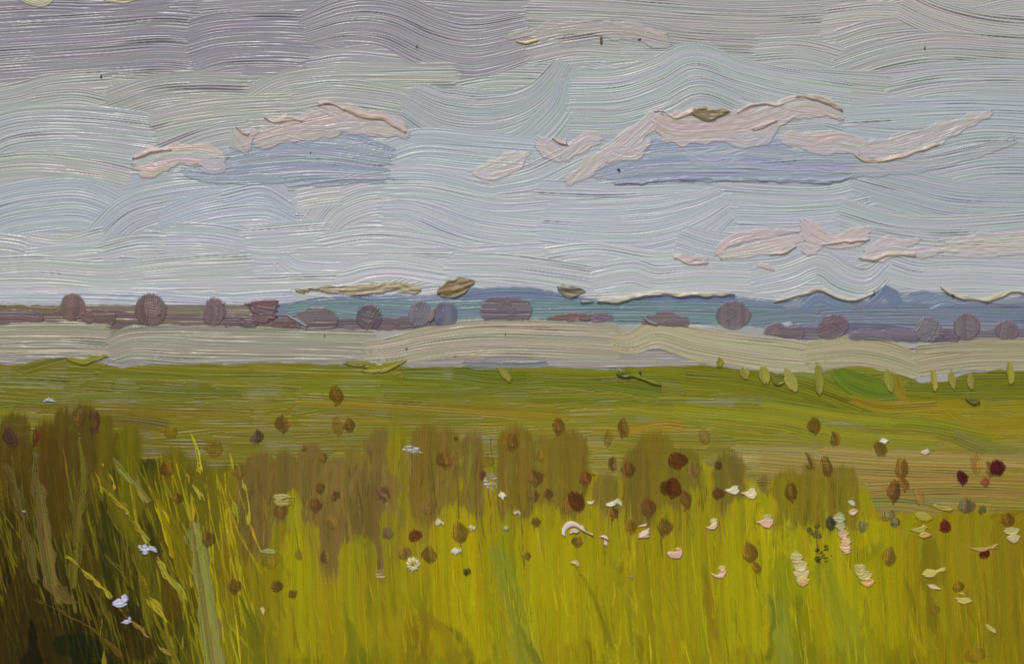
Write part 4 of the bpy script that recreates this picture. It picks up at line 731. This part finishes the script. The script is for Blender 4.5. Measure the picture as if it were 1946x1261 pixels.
S_ = [(20, 830, 14, 20, (74, 52, 42), 'dusky seed head at the left edge on the red brown grass'), (66, 832, 4, 18, (92, 40, 18), 'narrow red brown upright seed head near the left edge'), (178, 800, 14, 22, (80, 56, 34), 'dark curved seed head on the left, just under the green meadow'), (150, 792, 12, 16, (104, 80, 34), 'olive brown seed head touching the dark curved one at the left'),
 (488, 828, 13, 14, (78, 60, 58), 'small plum coloured seed head on the green meadow, left of centre'), (538, 803, 14, 16, (106, 78, 26), 'brown seed head just right of the plum coloured one'), (638, 750, 12, 17, (104, 76, 18), 'topmost seed head, alone high on the green meadow'), (640, 808, 11, 16, (112, 84, 28), 'left and paler one of a touching pair under the topmost seed head'), (664, 806, 12, 14, (98, 66, 26), 'right and darker one of a touching pair under the topmost seed head'),
 (319, 890, 17, 14, (104, 76, 22), 'brown seed head left of the highest yellow blade'), (322, 820, 14, 9, (116, 90, 26), 'faint ochre seed head above the highest yellow blade'), (408, 852, 16, 15, (112, 84, 30), 'faint brown seed head right of the highest yellow blade'), (455, 893, 14, 14, (106, 82, 36), 'faded brown seed head behind the thin pale yellow blade'), (578, 851, 9, 6, (96, 70, 32), 'tiny flat brown dab at the top of the brown strip'), (614, 868, 5, 9, (100, 72, 34), 'tiny narrow brown dab under the touching pair'),
 (610, 926, 9, 10, (100, 70, 28), 'small seed head topmost of the cluster left of centre'), (600, 958, 11, 13, (98, 64, 36), 'dark egg shaped seed head, lower left of that left of centre cluster'), (634, 940, 9, 9, (104, 78, 36), 'curved brown seed head on the right of that cluster'), (728, 936, 10, 15, (104, 78, 52), 'smooth mauve brown seed head alone on the brown strip'), (813, 960, 14, 16, (112, 88, 48), 'pale streaky seed head above the cream daub left of the yellow tuft'),
 (847, 872, 16, 17, (112, 82, 30), 'brown seed head on the tallest brown clump at mid picture'), (865, 832, 4, 4, (90, 66, 30), 'tiny brown dot above the tallest brown clump'), (973, 838, 13, 17, (108, 82, 22), 'ring shaped seed head near the top of the brown strip, at centre'), (925, 876, 15, 10, (108, 84, 30), 'faint arched seed head above the bare white patch'), (916, 902, 7, 8, (92, 52, 36), 'small dark red brown dab left of the bare white patch'),
 (1016, 906, 13, 16, (104, 76, 36), 'oval seed head in the centre, right of the bare white patch'), (1060, 808, 11, 16, (106, 76, 30), 'seed head on the top rim of the brown strip right of centre'), (1025, 864, 11, 11, (122, 98, 30), 'faint yellowish seed head above the central oval one'), (1113, 907, 12, 14, (102, 66, 24), 'ring shaped brown seed head right of the central oval one'), (1015, 940, 10, 11, (104, 78, 40), 'left one of two small round seed heads under the central oval one'), (1041, 936, 11, 10, (102, 72, 40), 'right one of two small round seed heads under the central oval one'),
 (1078, 958, 12, 14, (112, 84, 34), 'faded left half dab beside the glossy dark seed head'), (1094, 952, 14, 20, (84, 52, 20), 'glossy dark brown slanting seed head above the big pink flower'), (1185, 811, 11, 17, (104, 80, 32), 'upright brown seed head on the yellow rim of the meadow'), (1155, 832, 9, 16, (112, 88, 36), 'slim faint seed head left below the upright brown one'), (1165, 880, 11, 14, (98, 68, 36), 'left one of two leaning seed heads, beside the white weave'), (1196, 890, 11, 15, (96, 64, 28), 'right one of two leaning seed heads'),
 (1340, 828, 10, 14, (112, 88, 46), 'pale brown seed head at the right end of the brown strip top'), (1287, 873, 16, 15, (86, 52, 18), 'rich rust brown pointed seed head, upper of the two largest'), (1278, 925, 19, 18, (82, 48, 16), 'largest rust brown round seed head'), (1320, 890, 12, 14, (110, 86, 46), 'faint grey brown seed head right of the pointed rust one'), (1365, 882, 9, 9, (96, 64, 28), 'small brown star shaped seed head on a thin stalk'), (1303, 948, 10, 18, (104, 76, 30), 'slim seed head hanging right of the largest rust one'), (1365, 936, 11, 11, (90, 54, 22), 'dark brown seed head touching the first white flower on the right'),
 (1165, 973, 11, 12, (100, 68, 26), 'seed head under the white hooked flower'), (1232, 962, 13, 17, (102, 74, 34), 'streaky seed head left below the largest rust one'), (1262, 1000, 15, 16, (100, 72, 34), 'slanted seed head right of the folded pink flower'), (1200, 1000, 10, 13, (112, 84, 24), 'ochre seed head left of the folded pink flower'), (1458, 918, 12, 20, (114, 92, 48), 'faded tall seed head right of the two white flowers'), (1504, 932, 12, 18, (98, 70, 22), 'pear shaped seed head alone on the olive clump at the right'),
 (1548, 808, 13, 16, (112, 82, 24), 'brown seed head high on the meadow at the right'), (1585, 831, 9, 15, (104, 78, 30), 'slim seed head right below the high one on the meadow'), (1538, 875, 9, 17, (118, 90, 40), 'left one of two seed heads on stalks above the olive clump'), (1571, 885, 10, 20, (108, 78, 24), 'right one of two seed heads on stalks above the olive clump'), (1672, 852, 12, 15, (106, 78, 30), 'brown seed head under the upper white dash at the right'), (1712, 888, 14, 18, (118, 86, 26), 'large ochre brown seed head, top of a stack on the beige ground'), (1718, 916, 8, 15, (112, 80, 28), 'slim seed head in the middle of the stack on beige ground'), (1700, 932, 13, 20, (96, 62, 28), 'dark brown seed head, lowest of the stack on beige ground'),
 (1858, 880, 11, 18, (122, 96, 36), 'pale brown seed head left of the dark crimson flower'), (1880, 890, 10, 14, (112, 84, 32), 'small brown seed head touching the dark crimson flower'), (1745, 942, 11, 18, (134, 104, 58), 'pale tan seed head right of the stack'), (1835, 960, 16, 14, (96, 88, 66), 'grey dab right of the cream and green daub'), (1864, 966, 10, 10, (100, 90, 60), 'smaller grey dab touching the grey dab at the right'), (1912, 986, 13, 14, (112, 80, 26), 'brown seed head near the right edge above the cream flower'), (1690, 1055, 12, 19, (118, 96, 32), 'olive brown seed head low in the yellow grass right of the striped blossoms'),
 (1425, 1048, 15, 20, (104, 76, 34), 'large seed head standing in the yellow grass right of the lowest pink flower'), (1437, 1077, 9, 12, (112, 86, 30), 'small ochre dab hanging under the large one in the yellow grass'), (1820, 1113, 13, 10, (116, 88, 26), 'curled brown dab right of the two white dashes'), (1776, 1156, 11, 9, (122, 98, 34), 'faint ochre dab below the two white dashes'), (1855, 1240, 19, 14, (122, 98, 26), 'faint ring of brown at the bottom right'),
 (534, 968, 17, 16, (98, 66, 24), 'brown seed head beneath the upper striped pale petal at the left'), (790, 1015, 14, 10, (96, 58, 22), 'triangular rust seed head above the daisy'), (875, 1010, 14, 20, (108, 84, 30), 'large two toned seed head between two white flowers right of the daisy'), (766, 1050, 13, 11, (118, 92, 50), 'tan dab touching the daisy on the left'), (817, 1052, 13, 17, (106, 84, 36), 'seed head touching the daisy on the right'), (737, 1012, 10, 11, (104, 92, 58), 'grey dab left of the triangular rust seed head'), (525, 1112, 14, 10, (96, 70, 30), 'dark brown dab low at the left, upper of two'), (555, 1127, 10, 8, (104, 76, 32), 'brown dab low at the left, lower of two'), (512, 1064, 16, 14, (114, 92, 22), 'ochre seed head beneath the lower striped pale petal at the left'),
 (395, 1022, 14, 14, (96, 72, 32), 'dark brown tangle right of the widest grey green blade top'), (445, 1112, 14, 13, (98, 74, 28), 'brown seed head low beside the widest grey green blade'), (336, 945, 14, 9, (98, 70, 24), 'brown dab behind the thin yellow blade, left of the green pointed one'), (1020, 990, 10, 9, (100, 72, 34), 'small dark dab left of the big pink flower'), (1002, 1055, 6, 8, (98, 74, 42), 'tiny brown dab below left of the big pink flower'), (1098, 1028, 13, 9, (98, 74, 30), 'dark dab right under the big pink flower'), (616, 1056, 12, 12, (112, 90, 34), 'ochre brown dab left of the olive rounded clump'), (568, 1052, 8, 10, (112, 90, 30), 'faint dab inside the yellow clump left of the olive rounded one'), (632, 990, 12, 12, (116, 92, 34), 'faint ring on the brown strip below the left of centre cluster')]
for i, e in enumerate(S_):
    k = .6 if ('faint' in e[5] or 'faded' in e[5] or 'pale' in e[5]) else (1.15 if ('rust' in e[5] or 'glossy' in e[5]) else 1.0)
    seed(e[0], e[1], e[2], e[3], e[4], e[5], tilt=-12 + rng.randn() * 10, k=k, side=1 if rng.rand() < .75 else -1)
GN = 'slate blue dabs in the yellow grass'
for x, y, rx, ry, c, l in [(1578, 992, 8, 15, (52, 48, 52), 'navy crescent dab on the left of the pale green petals'), (1546, 1006, 14, 12, (104, 100, 62), 'grey blue ragged dab left of the navy crescent'), (1568, 1050, 18, 18, (62, 58, 30), 'black olive ragged dab below the navy crescent'), (1640, 998, 9, 12, (110, 108, 70), 'small grey dab right of the pale green petals'), (1700, 990, 11, 10, (96, 92, 84), 'slate blue triangular dab at the edge of the yellow grass'), (1684, 978, 14, 9, (122, 114, 66), 'faded grey dab above the slate blue triangle'), (1504, 994, 11, 10, (128, 118, 40), 'faint olive grey dab at the left of the slate row'), (885, 1086, 8, 7, (36, 44, 12), 'black green dot in the yellow grass right of the daisy')]:
    seed(x, y, rx, ry, c, l, k=.9 if 'faint' not in l else .6, nm='dark_dab', cat='flower', grp=GN)  # dark slate dabs of paint; flower is only their category
GQ = 'dark crimson flowers at the right'
for x, y, rx, ry, c, l in [(1895, 888, 15, 15, (70, 24, 28), 'dark crimson flower highest at the right edge'), (1827, 907, 11, 14, (70, 26, 32), 'dark crimson flower on the beige ground, leftmost of the crimson ones'), (1872, 914, 8, 9, (128, 78, 42), 'small orange red flower between two dark crimson ones'), (1797, 998, 14, 12, (92, 34, 24), 'crimson flower touching the cream and green daub'), (1868, 1050, 12, 9, (84, 16, 12), 'lowest crimson flower under a pale petal stroke')]:
    seed(x, y, rx, ry, c, l, k=1.2, nm='crimson_flower', cat='flower', grp=GQ)
# ---- white and pink flowers
GF = 'white and pink flowers in the grass'
def pet(pts, w, c, c2=None, th=3.0, **k):
    k.setdefault('relief', .5); k.setdefault('lip', .9); k.setdefault('elip', .9); k.setdefault('rnd', .9); k.setdefault('fray', 3); k.setdefault('rough', 2.4); k.setdefault('mix', .05); k.setdefault('soft', 4.2); k.setdefault('a', .9); k.setdefault('streak', 1.6)
    return st(pts, np.atleast_1d(w) * 1.12, c, c2 or tuple(np.array(c) * .88), thick=th * .7, **k)
WH, PW, PI_, CR = (198, 200, 216), (214, 194, 178), (214, 172, 156), (204, 190, 146)
BW = (188, 194, 220)
def flower(nm, l, at, petals):
    if len(petals) == 1: return one(nm, l, 'flower', petals, GF, at=at)
    return many(nm, l, 'flower', at, [('petal', [p]) for p in petals], GF)
flower('white_flower', 'flat blue white triangular flower alone on the left meadow', (95, 767), [pet([(80, 764), (95, 762), (111, 763)], [4, 9, 4], BW), pet([(88, 760), (93, 754)], [10, 4], BW)])
flower('white_flower', 'square blue white flower on a yellow blade at the left', (282, 1052), [pet([(268, 1044), (284, 1043)], 18, BW, th=2.2), pet([(280, 1042), (298, 1044)], [16, 18], (194, 200, 222), th=2.6), pet([(263, 1038), (270, 1040)], 7, (196, 190, 190), th=2)])
flower('white_flower', 'two lobed blue white flower, upper of the pair at lower left', (228, 1156), [pet([(214, 1146), (226, 1146), (240, 1142)], [10, 18, 14], BW, th=2.6), pet([(232, 1142), (238, 1136), (236, 1130)], [10, 14, 10], (196, 202, 224), th=3)])
flower('white_flower', 'small blue white flower, lower of the pair at lower left', (240, 1188), [pet([(230, 1184), (240, 1180), (248, 1182)], [6, 10, 8], BW, th=2.4), pet([(246, 1178), (250, 1172)], [6, 6], (190, 192, 204), th=2.4)])
one('white_flower', 'tiny white dot right above the square blue white flower', 'flower', [pet([(238, 976), (244, 977)], 5, (196, 192, 180), th=2)], GF)
one('white_flower', 'tiny white dot in the dark grass at the far left', 'flower', [pet([(43, 969), (50, 970)], 4, (184, 184, 172), th=2)], GF)
one('white_flower', 'rough white patch of bare weave on the bright yellow clump', 'flower', [pet([(766, 852), (782, 855), (802, 858)], [14, 20, 12], (204, 206, 214), th=.9, weave=1, fray=5, a=1)], GF)  # bare canvas showing through, modelled as a pale dab, not a flower
one('white_flower', 'upright rough white patch of bare weave at picture centre', 'flower', [pet([(928, 896), (932, 912), (938, 930)], [14, 22, 16], (196, 186, 172), th=.9, weave=1, fray=5, a=1)], GF)  # also a patch of bare canvas drawn as a dab, no flower
one('white_flower', 'small cream star right below the upright white patch', 'flower', [pet([(947, 942), (955, 941), (963, 942)], [7, 14, 6], (220, 206, 170), th=2.6), pet([(952, 936), (956, 948)], 6, (224, 210, 178), th=3)], GF)
fl_c = (785, 1070)
many('daisy', 'white daisy with petals round a yellow green centre', 'daisy', (785, 1090), [('petal', [pet([(785 + 4 * math.cos(a), 1071 + 4 * math.sin(a)), (785 + 13 * math.cos(a), 1071 + 12.5 * math.sin(a))], [7, 12], (206, 198, 156), th=2.2 + .3 * (i % 3))]) for i, a in enumerate(np.linspace(.2, 6.1, 10))] + [('flower_centre', [pet([(781, 1068), (789, 1069)], 9, (166, 154, 56), th=3)])], GF)
for x, y, rx, ry, c, l in [(835, 993, 10, 11, (196, 184, 150), 'round pale flower above the daisy to its right'), (897, 1003, 8, 9, (198, 184, 144), 'small cream flower right of the two toned seed head'), (868, 1047, 11, 11, (202, 196, 178), 'white cupped flower right of the daisy'), (963, 1003, 7, 8, (180, 170, 132), 'small faint cream flower at the edge of the yellow grass, centre'), (985, 974, 6, 9, (206, 200, 184), 'small upright white flower left of the big pink one')]:
    flower('white_flower', l, (x, y + ry), [pet([(x - rx * .3, y - ry * .6), (x - rx * .35, y + ry * .5)], [rx, rx * 1.2], c, th=2.2), pet([(x + rx * .3, y - ry * .5), (x + rx * .4, y + ry * .4)], [rx, rx * 1.1], c, th=2.6)])
one('white_flower', 'faint pale smudge of a flower left below the daisy', 'flower', [pet([(712, 1090), (722, 1092), (736, 1090)], [14, 18, 12], (190, 178, 120), th=1, weave=1, fray=5, a=1)], GF)
flower('pink_flower', 'big curled pinkish white flower with a pointed tail, thickest of all', (1090, 1022), [pet([(1075, 1019), (1074, 1006), (1084, 997), (1098, 1000), (1110, 1008)], [8, 13, 15, 12, 6], (224, 206, 198), th=5, soft=2.4), pet([(1084, 1016), (1090, 1008), (1100, 1010)], [4, 8, 7], (206, 184, 172), th=4, soft=2), pet([(1100, 1003), (1112, 1010), (1127, 1017)], [7, 4, 1.5], (214, 190, 178), th=6, soft=1.6)])
flower('pink_flower', 'small pinkish white flower right under the tail of the big curled one', (1150, 1038), [pet([(1138, 1020), (1148, 1022), (1156, 1028)], [6, 9, 7], (222, 202, 190), th=4), pet([(1150, 1028), (1153, 1037)], [10, 6], (208, 184, 176), th=3)])
flower('pink_flower', 'white hooked flower with a thin tail left of the largest rust seed head', (1170, 966), [pet([(1150, 956), (1162, 957), (1174, 952)], [3, 5, 5], (224, 210, 188), th=4), pet([(1166, 954), (1176, 956), (1180, 962)], [8, 12, 8], (206, 196, 166), th=3)])
flower('pink_flower', 'folded zigzag pink flower between two seed heads', (1222, 1028), [pet([(1202, 1008), (1214, 1000), (1230, 994)], [5, 8, 4], (220, 190, 168), th=4), pet([(1212, 1020), (1224, 1012), (1234, 1004)], [5, 11, 6], (222, 192, 176), th=4), pet([(1216, 1020), (1226, 1022), (1234, 1020)], [6, 13, 8], (206, 178, 156), th=3)])
one('pink_flower', 'tiny white hook above the glossy dark seed head, to its right', 'flower', [pet([(1116, 952), (1122, 955), (1130, 952)], [2, 4, 2], (216, 208, 188), th=3)], GF)
def cup(x, y, sc, l, c1=PI_, c2=(196, 188, 150)):
    return flower('pink_flower', l, (x, y + 10 * sc), [pet([(x - 2 * sc, y - 7 * sc), (x + 6 * sc, y - 6 * sc), (x + 12 * sc, y - 9 * sc)], [8 * sc, 14 * sc, 6 * sc], c2, th=2), pet([(x - 17 * sc, y + 1 * sc), (x - 4 * sc, y + 5 * sc), (x + 8 * sc, y + 2 * sc), (x + 12 * sc, y - 4 * sc)], [2, 8 * sc, 14 * sc, 7 * sc], c1, th=3.8)])
cup(1392, 931, 1.0, 'white cup shaped flower with a pointed tip, left of two at mid right', (226, 210, 178), (202, 200, 160))
cup(1424, 936, .95, 'white cup shaped flower, right of two at mid right', (220, 202, 160), (190, 200, 178))
cup(1351, 996, 1.0, 'pink cup shaped flower with a long tip below the two white cups', (216, 186, 160))
cup(1453, 990, 1.1, 'pink cup shaped flower beside the olive clump', (220, 176, 156), (186, 182, 144))
cup(1284, 1049, 1.0, 'pink cup shaped flower below the slanted seed head', (216, 172, 154), (184, 168, 110))
cup(1367, 1086, 1.0, 'lowest pink cup shaped flower in the yellow grass', (216, 176, 152), (192, 176, 116))
one('pink_flower', 'small pale hook of paint on a dark stalk below the big curled flower', 'flower', [pet([(1084, 1071), (1092, 1070), (1097, 1078)], [3, 6, 2], (200, 184, 132), th=2.5)], GF)
one('pink_flower', 'faint pink dash among the green streaks right of centre', 'flower', [pet([(1192, 1093), (1200, 1095), (1210, 1093)], [6, 9, 4], (196, 178, 118), th=1.6, dry=-.3)], GF)
flower('pink_flower', 'small white flower with pink lower petal above the pale green petals', (1620, 979), [pet([(1610, 954), (1618, 957), (1624, 962)], [8, 13, 8], (190, 184, 150), th=2), pet([(1612, 972), (1620, 972), (1630, 970)], [5, 11, 8], (216, 182, 140), th=3)])
flower('white_flower', 'pale green flower of curved petals beside the navy crescent', (1597, 1008), [pet([(1584, 984), (1596, 984), (1606, 986)], [15, 20, 12], (170, 172, 124), th=2.4), pet([(1588, 998), (1598, 999), (1606, 996)], [15, 21, 12], (174, 176, 132), th=2.8)])
flower('pink_flower', 'pink striped flower of three stacked petals below the pale green one', (1608, 1045), [pet([(1592, 1013), (1602, 1014), (1612, 1010)], [7, 17, 10], (208, 176, 136), th=2.6), pet([(1598, 1026), (1608, 1028), (1616, 1024)], [7, 17, 10], (206, 176, 138), th=2.8), pet([(1594, 1038), (1606, 1041), (1616, 1037)], [4, 15, 10], (212, 174, 140), th=3)])
flower('white_flower', 'tall striped cream flower of four stacked petals with a pink bottom', (1524, 1110), [pet([(1502, 1058), (1514, 1059), (1526, 1058)], [15, 21, 12], (186, 178, 116), th=2), pet([(1506, 1072), (1520, 1075), (1534, 1070)], [12, 21, 12], (188, 182, 130), th=2.3), pet([(1508, 1087), (1522, 1090), (1538, 1086)], [9, 20, 12], (194, 182, 128), th=2.6), pet([(1512, 1102), (1524, 1106), (1538, 1101)], [4, 17, 12], (212, 176, 112), th=3)])
flower('white_flower', 'striped cream flower of stacked petals with an orange pink edge', (1644, 1116), [pet([(1624, 1074), (1634, 1080), (1646, 1078)], [9, 21, 12], (180, 174, 106), th=2), pet([(1630, 1092), (1642, 1095), (1656, 1088)], [9, 21, 12], (188, 178, 112), th=2.4), pet([(1636, 1106), (1648, 1108), (1660, 1102)], [6, 17, 12], (210, 166, 100), th=2.8)])
one('white_flower', 'short white dash high on the right meadow, left of two', 'flower', [pet([(1671, 838), (1680, 837), (1688, 836)], [4, 9, 5], (196, 194, 184), th=2.4)], GF)
one('white_flower', 'short white dash on the right meadow, right of two', 'flower', [pet([(1749, 858), (1758, 860), (1768, 859)], [4, 9, 5], (212, 204, 188), th=2.6)], GF)
one('white_flower', 'long cream petal stroke slanting up to the right', 'flower', [pet([(1750, 1092), (1772, 1090), (1798, 1080)], [5, 13, 4], (190, 180, 92), (176, 166, 88), th=2.2)], GF)
one('white_flower', 'short white dash under the long cream petal stroke', 'flower', [pet([(1762, 1108), (1774, 1113), (1789, 1118)], [4, 10, 4], (204, 192, 140), th=2.4)], GF)
one('white_flower', 'white petal stroke low at the right near the curled brown dab', 'flower', [pet([(1816, 1136), (1832, 1141), (1848, 1144)], [6, 14, 5], (200, 192, 128), (176, 166, 84), th=2.4), pet([(1820, 1126), (1836, 1130)], [5, 8], (176, 162, 76), th=1.8)], GF)
one('white_flower', 'thin pale curved dash lowest at the right', 'flower', [pet([(1872, 1186), (1880, 1196), (1892, 1204)], [3, 6, 3], (188, 174, 92), th=1.8)], GF)
flower('white_flower', 'cream flower at the right edge above the lowest crimson one', (1926, 1030), [pet([(1908, 1008), (1922, 1008), (1938, 1006)], [12, 20, 9], (178, 172, 110), th=2), pet([(1912, 1021), (1926, 1023), (1938, 1018)], [6, 18, 7], (198, 184, 126), th=2.6)])
one('white_flower', 'pale pinkish petal stroke lying over the lowest crimson flower', 'flower', [pet([(1842, 1040), (1868, 1042), (1896, 1034)], [4, 9, 4], (184, 152, 84), th=2.2)], GF)
flower('cream_flower', 'cream and green daub of leaves left of the touching crimson flower', (1755, 1020), [pet([(1738, 976), (1752, 980), (1772, 984)], [6, 16, 6], (160, 148, 48), th=2), pet([(1730, 1008), (1748, 1008), (1764, 1002)], [6, 13, 6], (176, 168, 72), th=2.4), pet([(1744, 1018), (1758, 1016), (1770, 1016)], [5, 11, 4], (184, 154, 74), th=2.6), pet([(1772, 960), (1790, 966), (1812, 966)], [6, 14, 6], (156, 140, 52), th=2)])
flower('white_flower', 'upper striped pale petal over a brown seed head at the left', (536, 956), [pet([(518, 944), (534, 943), (553, 946)], [6, 10, 6], (170, 158, 88), th=2.4), pet([(520, 953), (536, 954), (552, 953)], [5, 8, 5], (148, 134, 56), th=2)])
flower('white_flower', 'lower striped pale petal over an ochre seed head at the left', (510, 1056), [pet([(494, 1048), (510, 1047), (526, 1049)], [7, 13, 7], (150, 146, 84), th=2.4)])
one('white_flower', 'tiny curled cream dab low at the left beside the wide yellow grass', 'flower', [pet([(494, 1154), (500, 1160), (502, 1168)], [3, 6, 3], (186, 174, 110), th=2)], GF)
#END

# ------------------------------------------------------------------ canvas, wall, floor, light, camera
def box(name, x0, x1, y0, y1, z0, z1, mat):
    me = bpy.data.meshes.new(name)
    v = [(x, y, z) for x in (x0, x1) for y in (y0, y1) for z in (z0, z1)]
    me.from_pydata(v, [], [(0, 1, 3, 2), (4, 6, 7, 5), (0, 4, 5, 1), (2, 3, 7, 6), (0, 2, 6, 4), (1, 5, 7, 3)])
    me.materials.append(mat); o = bpy.data.objects.new(name, me); C.objects.link(o); return o
def plain(name, col, scale):
    m = bpy.data.materials.new(name); m.use_nodes = True; n = m.node_tree.nodes; l = m.node_tree.links; b = n['Principled BSDF']
    t = n.new('ShaderNodeTexNoise'); t.inputs['Scale'].default_value = scale; t.inputs['Detail'].default_value = 6
    r = n.new('ShaderNodeValToRGB'); r.color_ramp.elements[0].color = tuple(c * .85 for c in col) + (1,); r.color_ramp.elements[1].color = tuple(min(1, c * 1.1) for c in col) + (1,)
    l.new(t.outputs['Fac'], r.inputs['Fac']); l.new(r.outputs['Color'], b.inputs['Base Color']); b.inputs['Roughness'].default_value = .8
    return m
x0, x1 = (XS[0] - CX) * S, (XS[-1] - CX) * S; zt, zb = (CY - YS[0]) * S + Z0, (CY - YS[-1]) * S + Z0
tag(box('canvas', x0, x1, 0.0, 0.018, zb, zt, plain('linen', (.55, .5, .42), 900)), kind='structure')
tag(box('wall', -4, 4, .02, .12, -.05, 3.2, plain('plaster', (.62, .6, .57), 14)), kind='structure')
tag(box('floor', -4, 4, -5, .02, -.05, 0, plain('floor_boards', (.3, .25, .2), 6)), kind='structure')

w = bpy.data.worlds.new('World'); bpy.context.scene.world = w; w.use_nodes = True
sd = np.array([-.14, -.70, .70]); sd /= np.linalg.norm(sd)
el = math.asin(sd[2]); az = math.atan2(sd[0], sd[1])
sky = w.node_tree.nodes.new('ShaderNodeTexSky'); sky.sky_type = 'NISHITA'; sky.sun_disc = False
sky.sun_elevation = el; sky.sun_rotation = az
bg = w.node_tree.nodes['Background']; bg.inputs['Strength'].default_value = .08
w.node_tree.links.new(sky.outputs['Color'], bg.inputs['Color'])
ld = bpy.data.lights.new('sun', 'SUN'); ld.energy = 2.0; ld.angle = math.radians(3); ld.color = (1, .93, .84)
lo = bpy.data.objects.new('sun', ld); C.objects.link(lo)
import mathutils
lo.rotation_euler = mathutils.Vector(sd).to_track_quat('Z', 'Y').to_euler(); lo.location = (-.5, -2, 3)
cd = bpy.data.cameras.new('camera'); co = bpy.data.objects.new('camera', cd); C.objects.link(co)
D = .9
co.location = (0, -D - BASE * S, Z0); co.rotation_euler = (math.pi / 2, 0, 0)
cd.sensor_width = 36; cd.sensor_fit = 'HORIZONTAL'; cd.lens = 36 * D / .40; cd.clip_start = .01; cd.clip_end = 100
sc = bpy.context.scene; sc.camera = co
sc.view_settings.view_transform = 'Standard'; sc.view_settings.look = 'None'; sc.view_settings.exposure = 0; sc.view_settings.gamma = 1
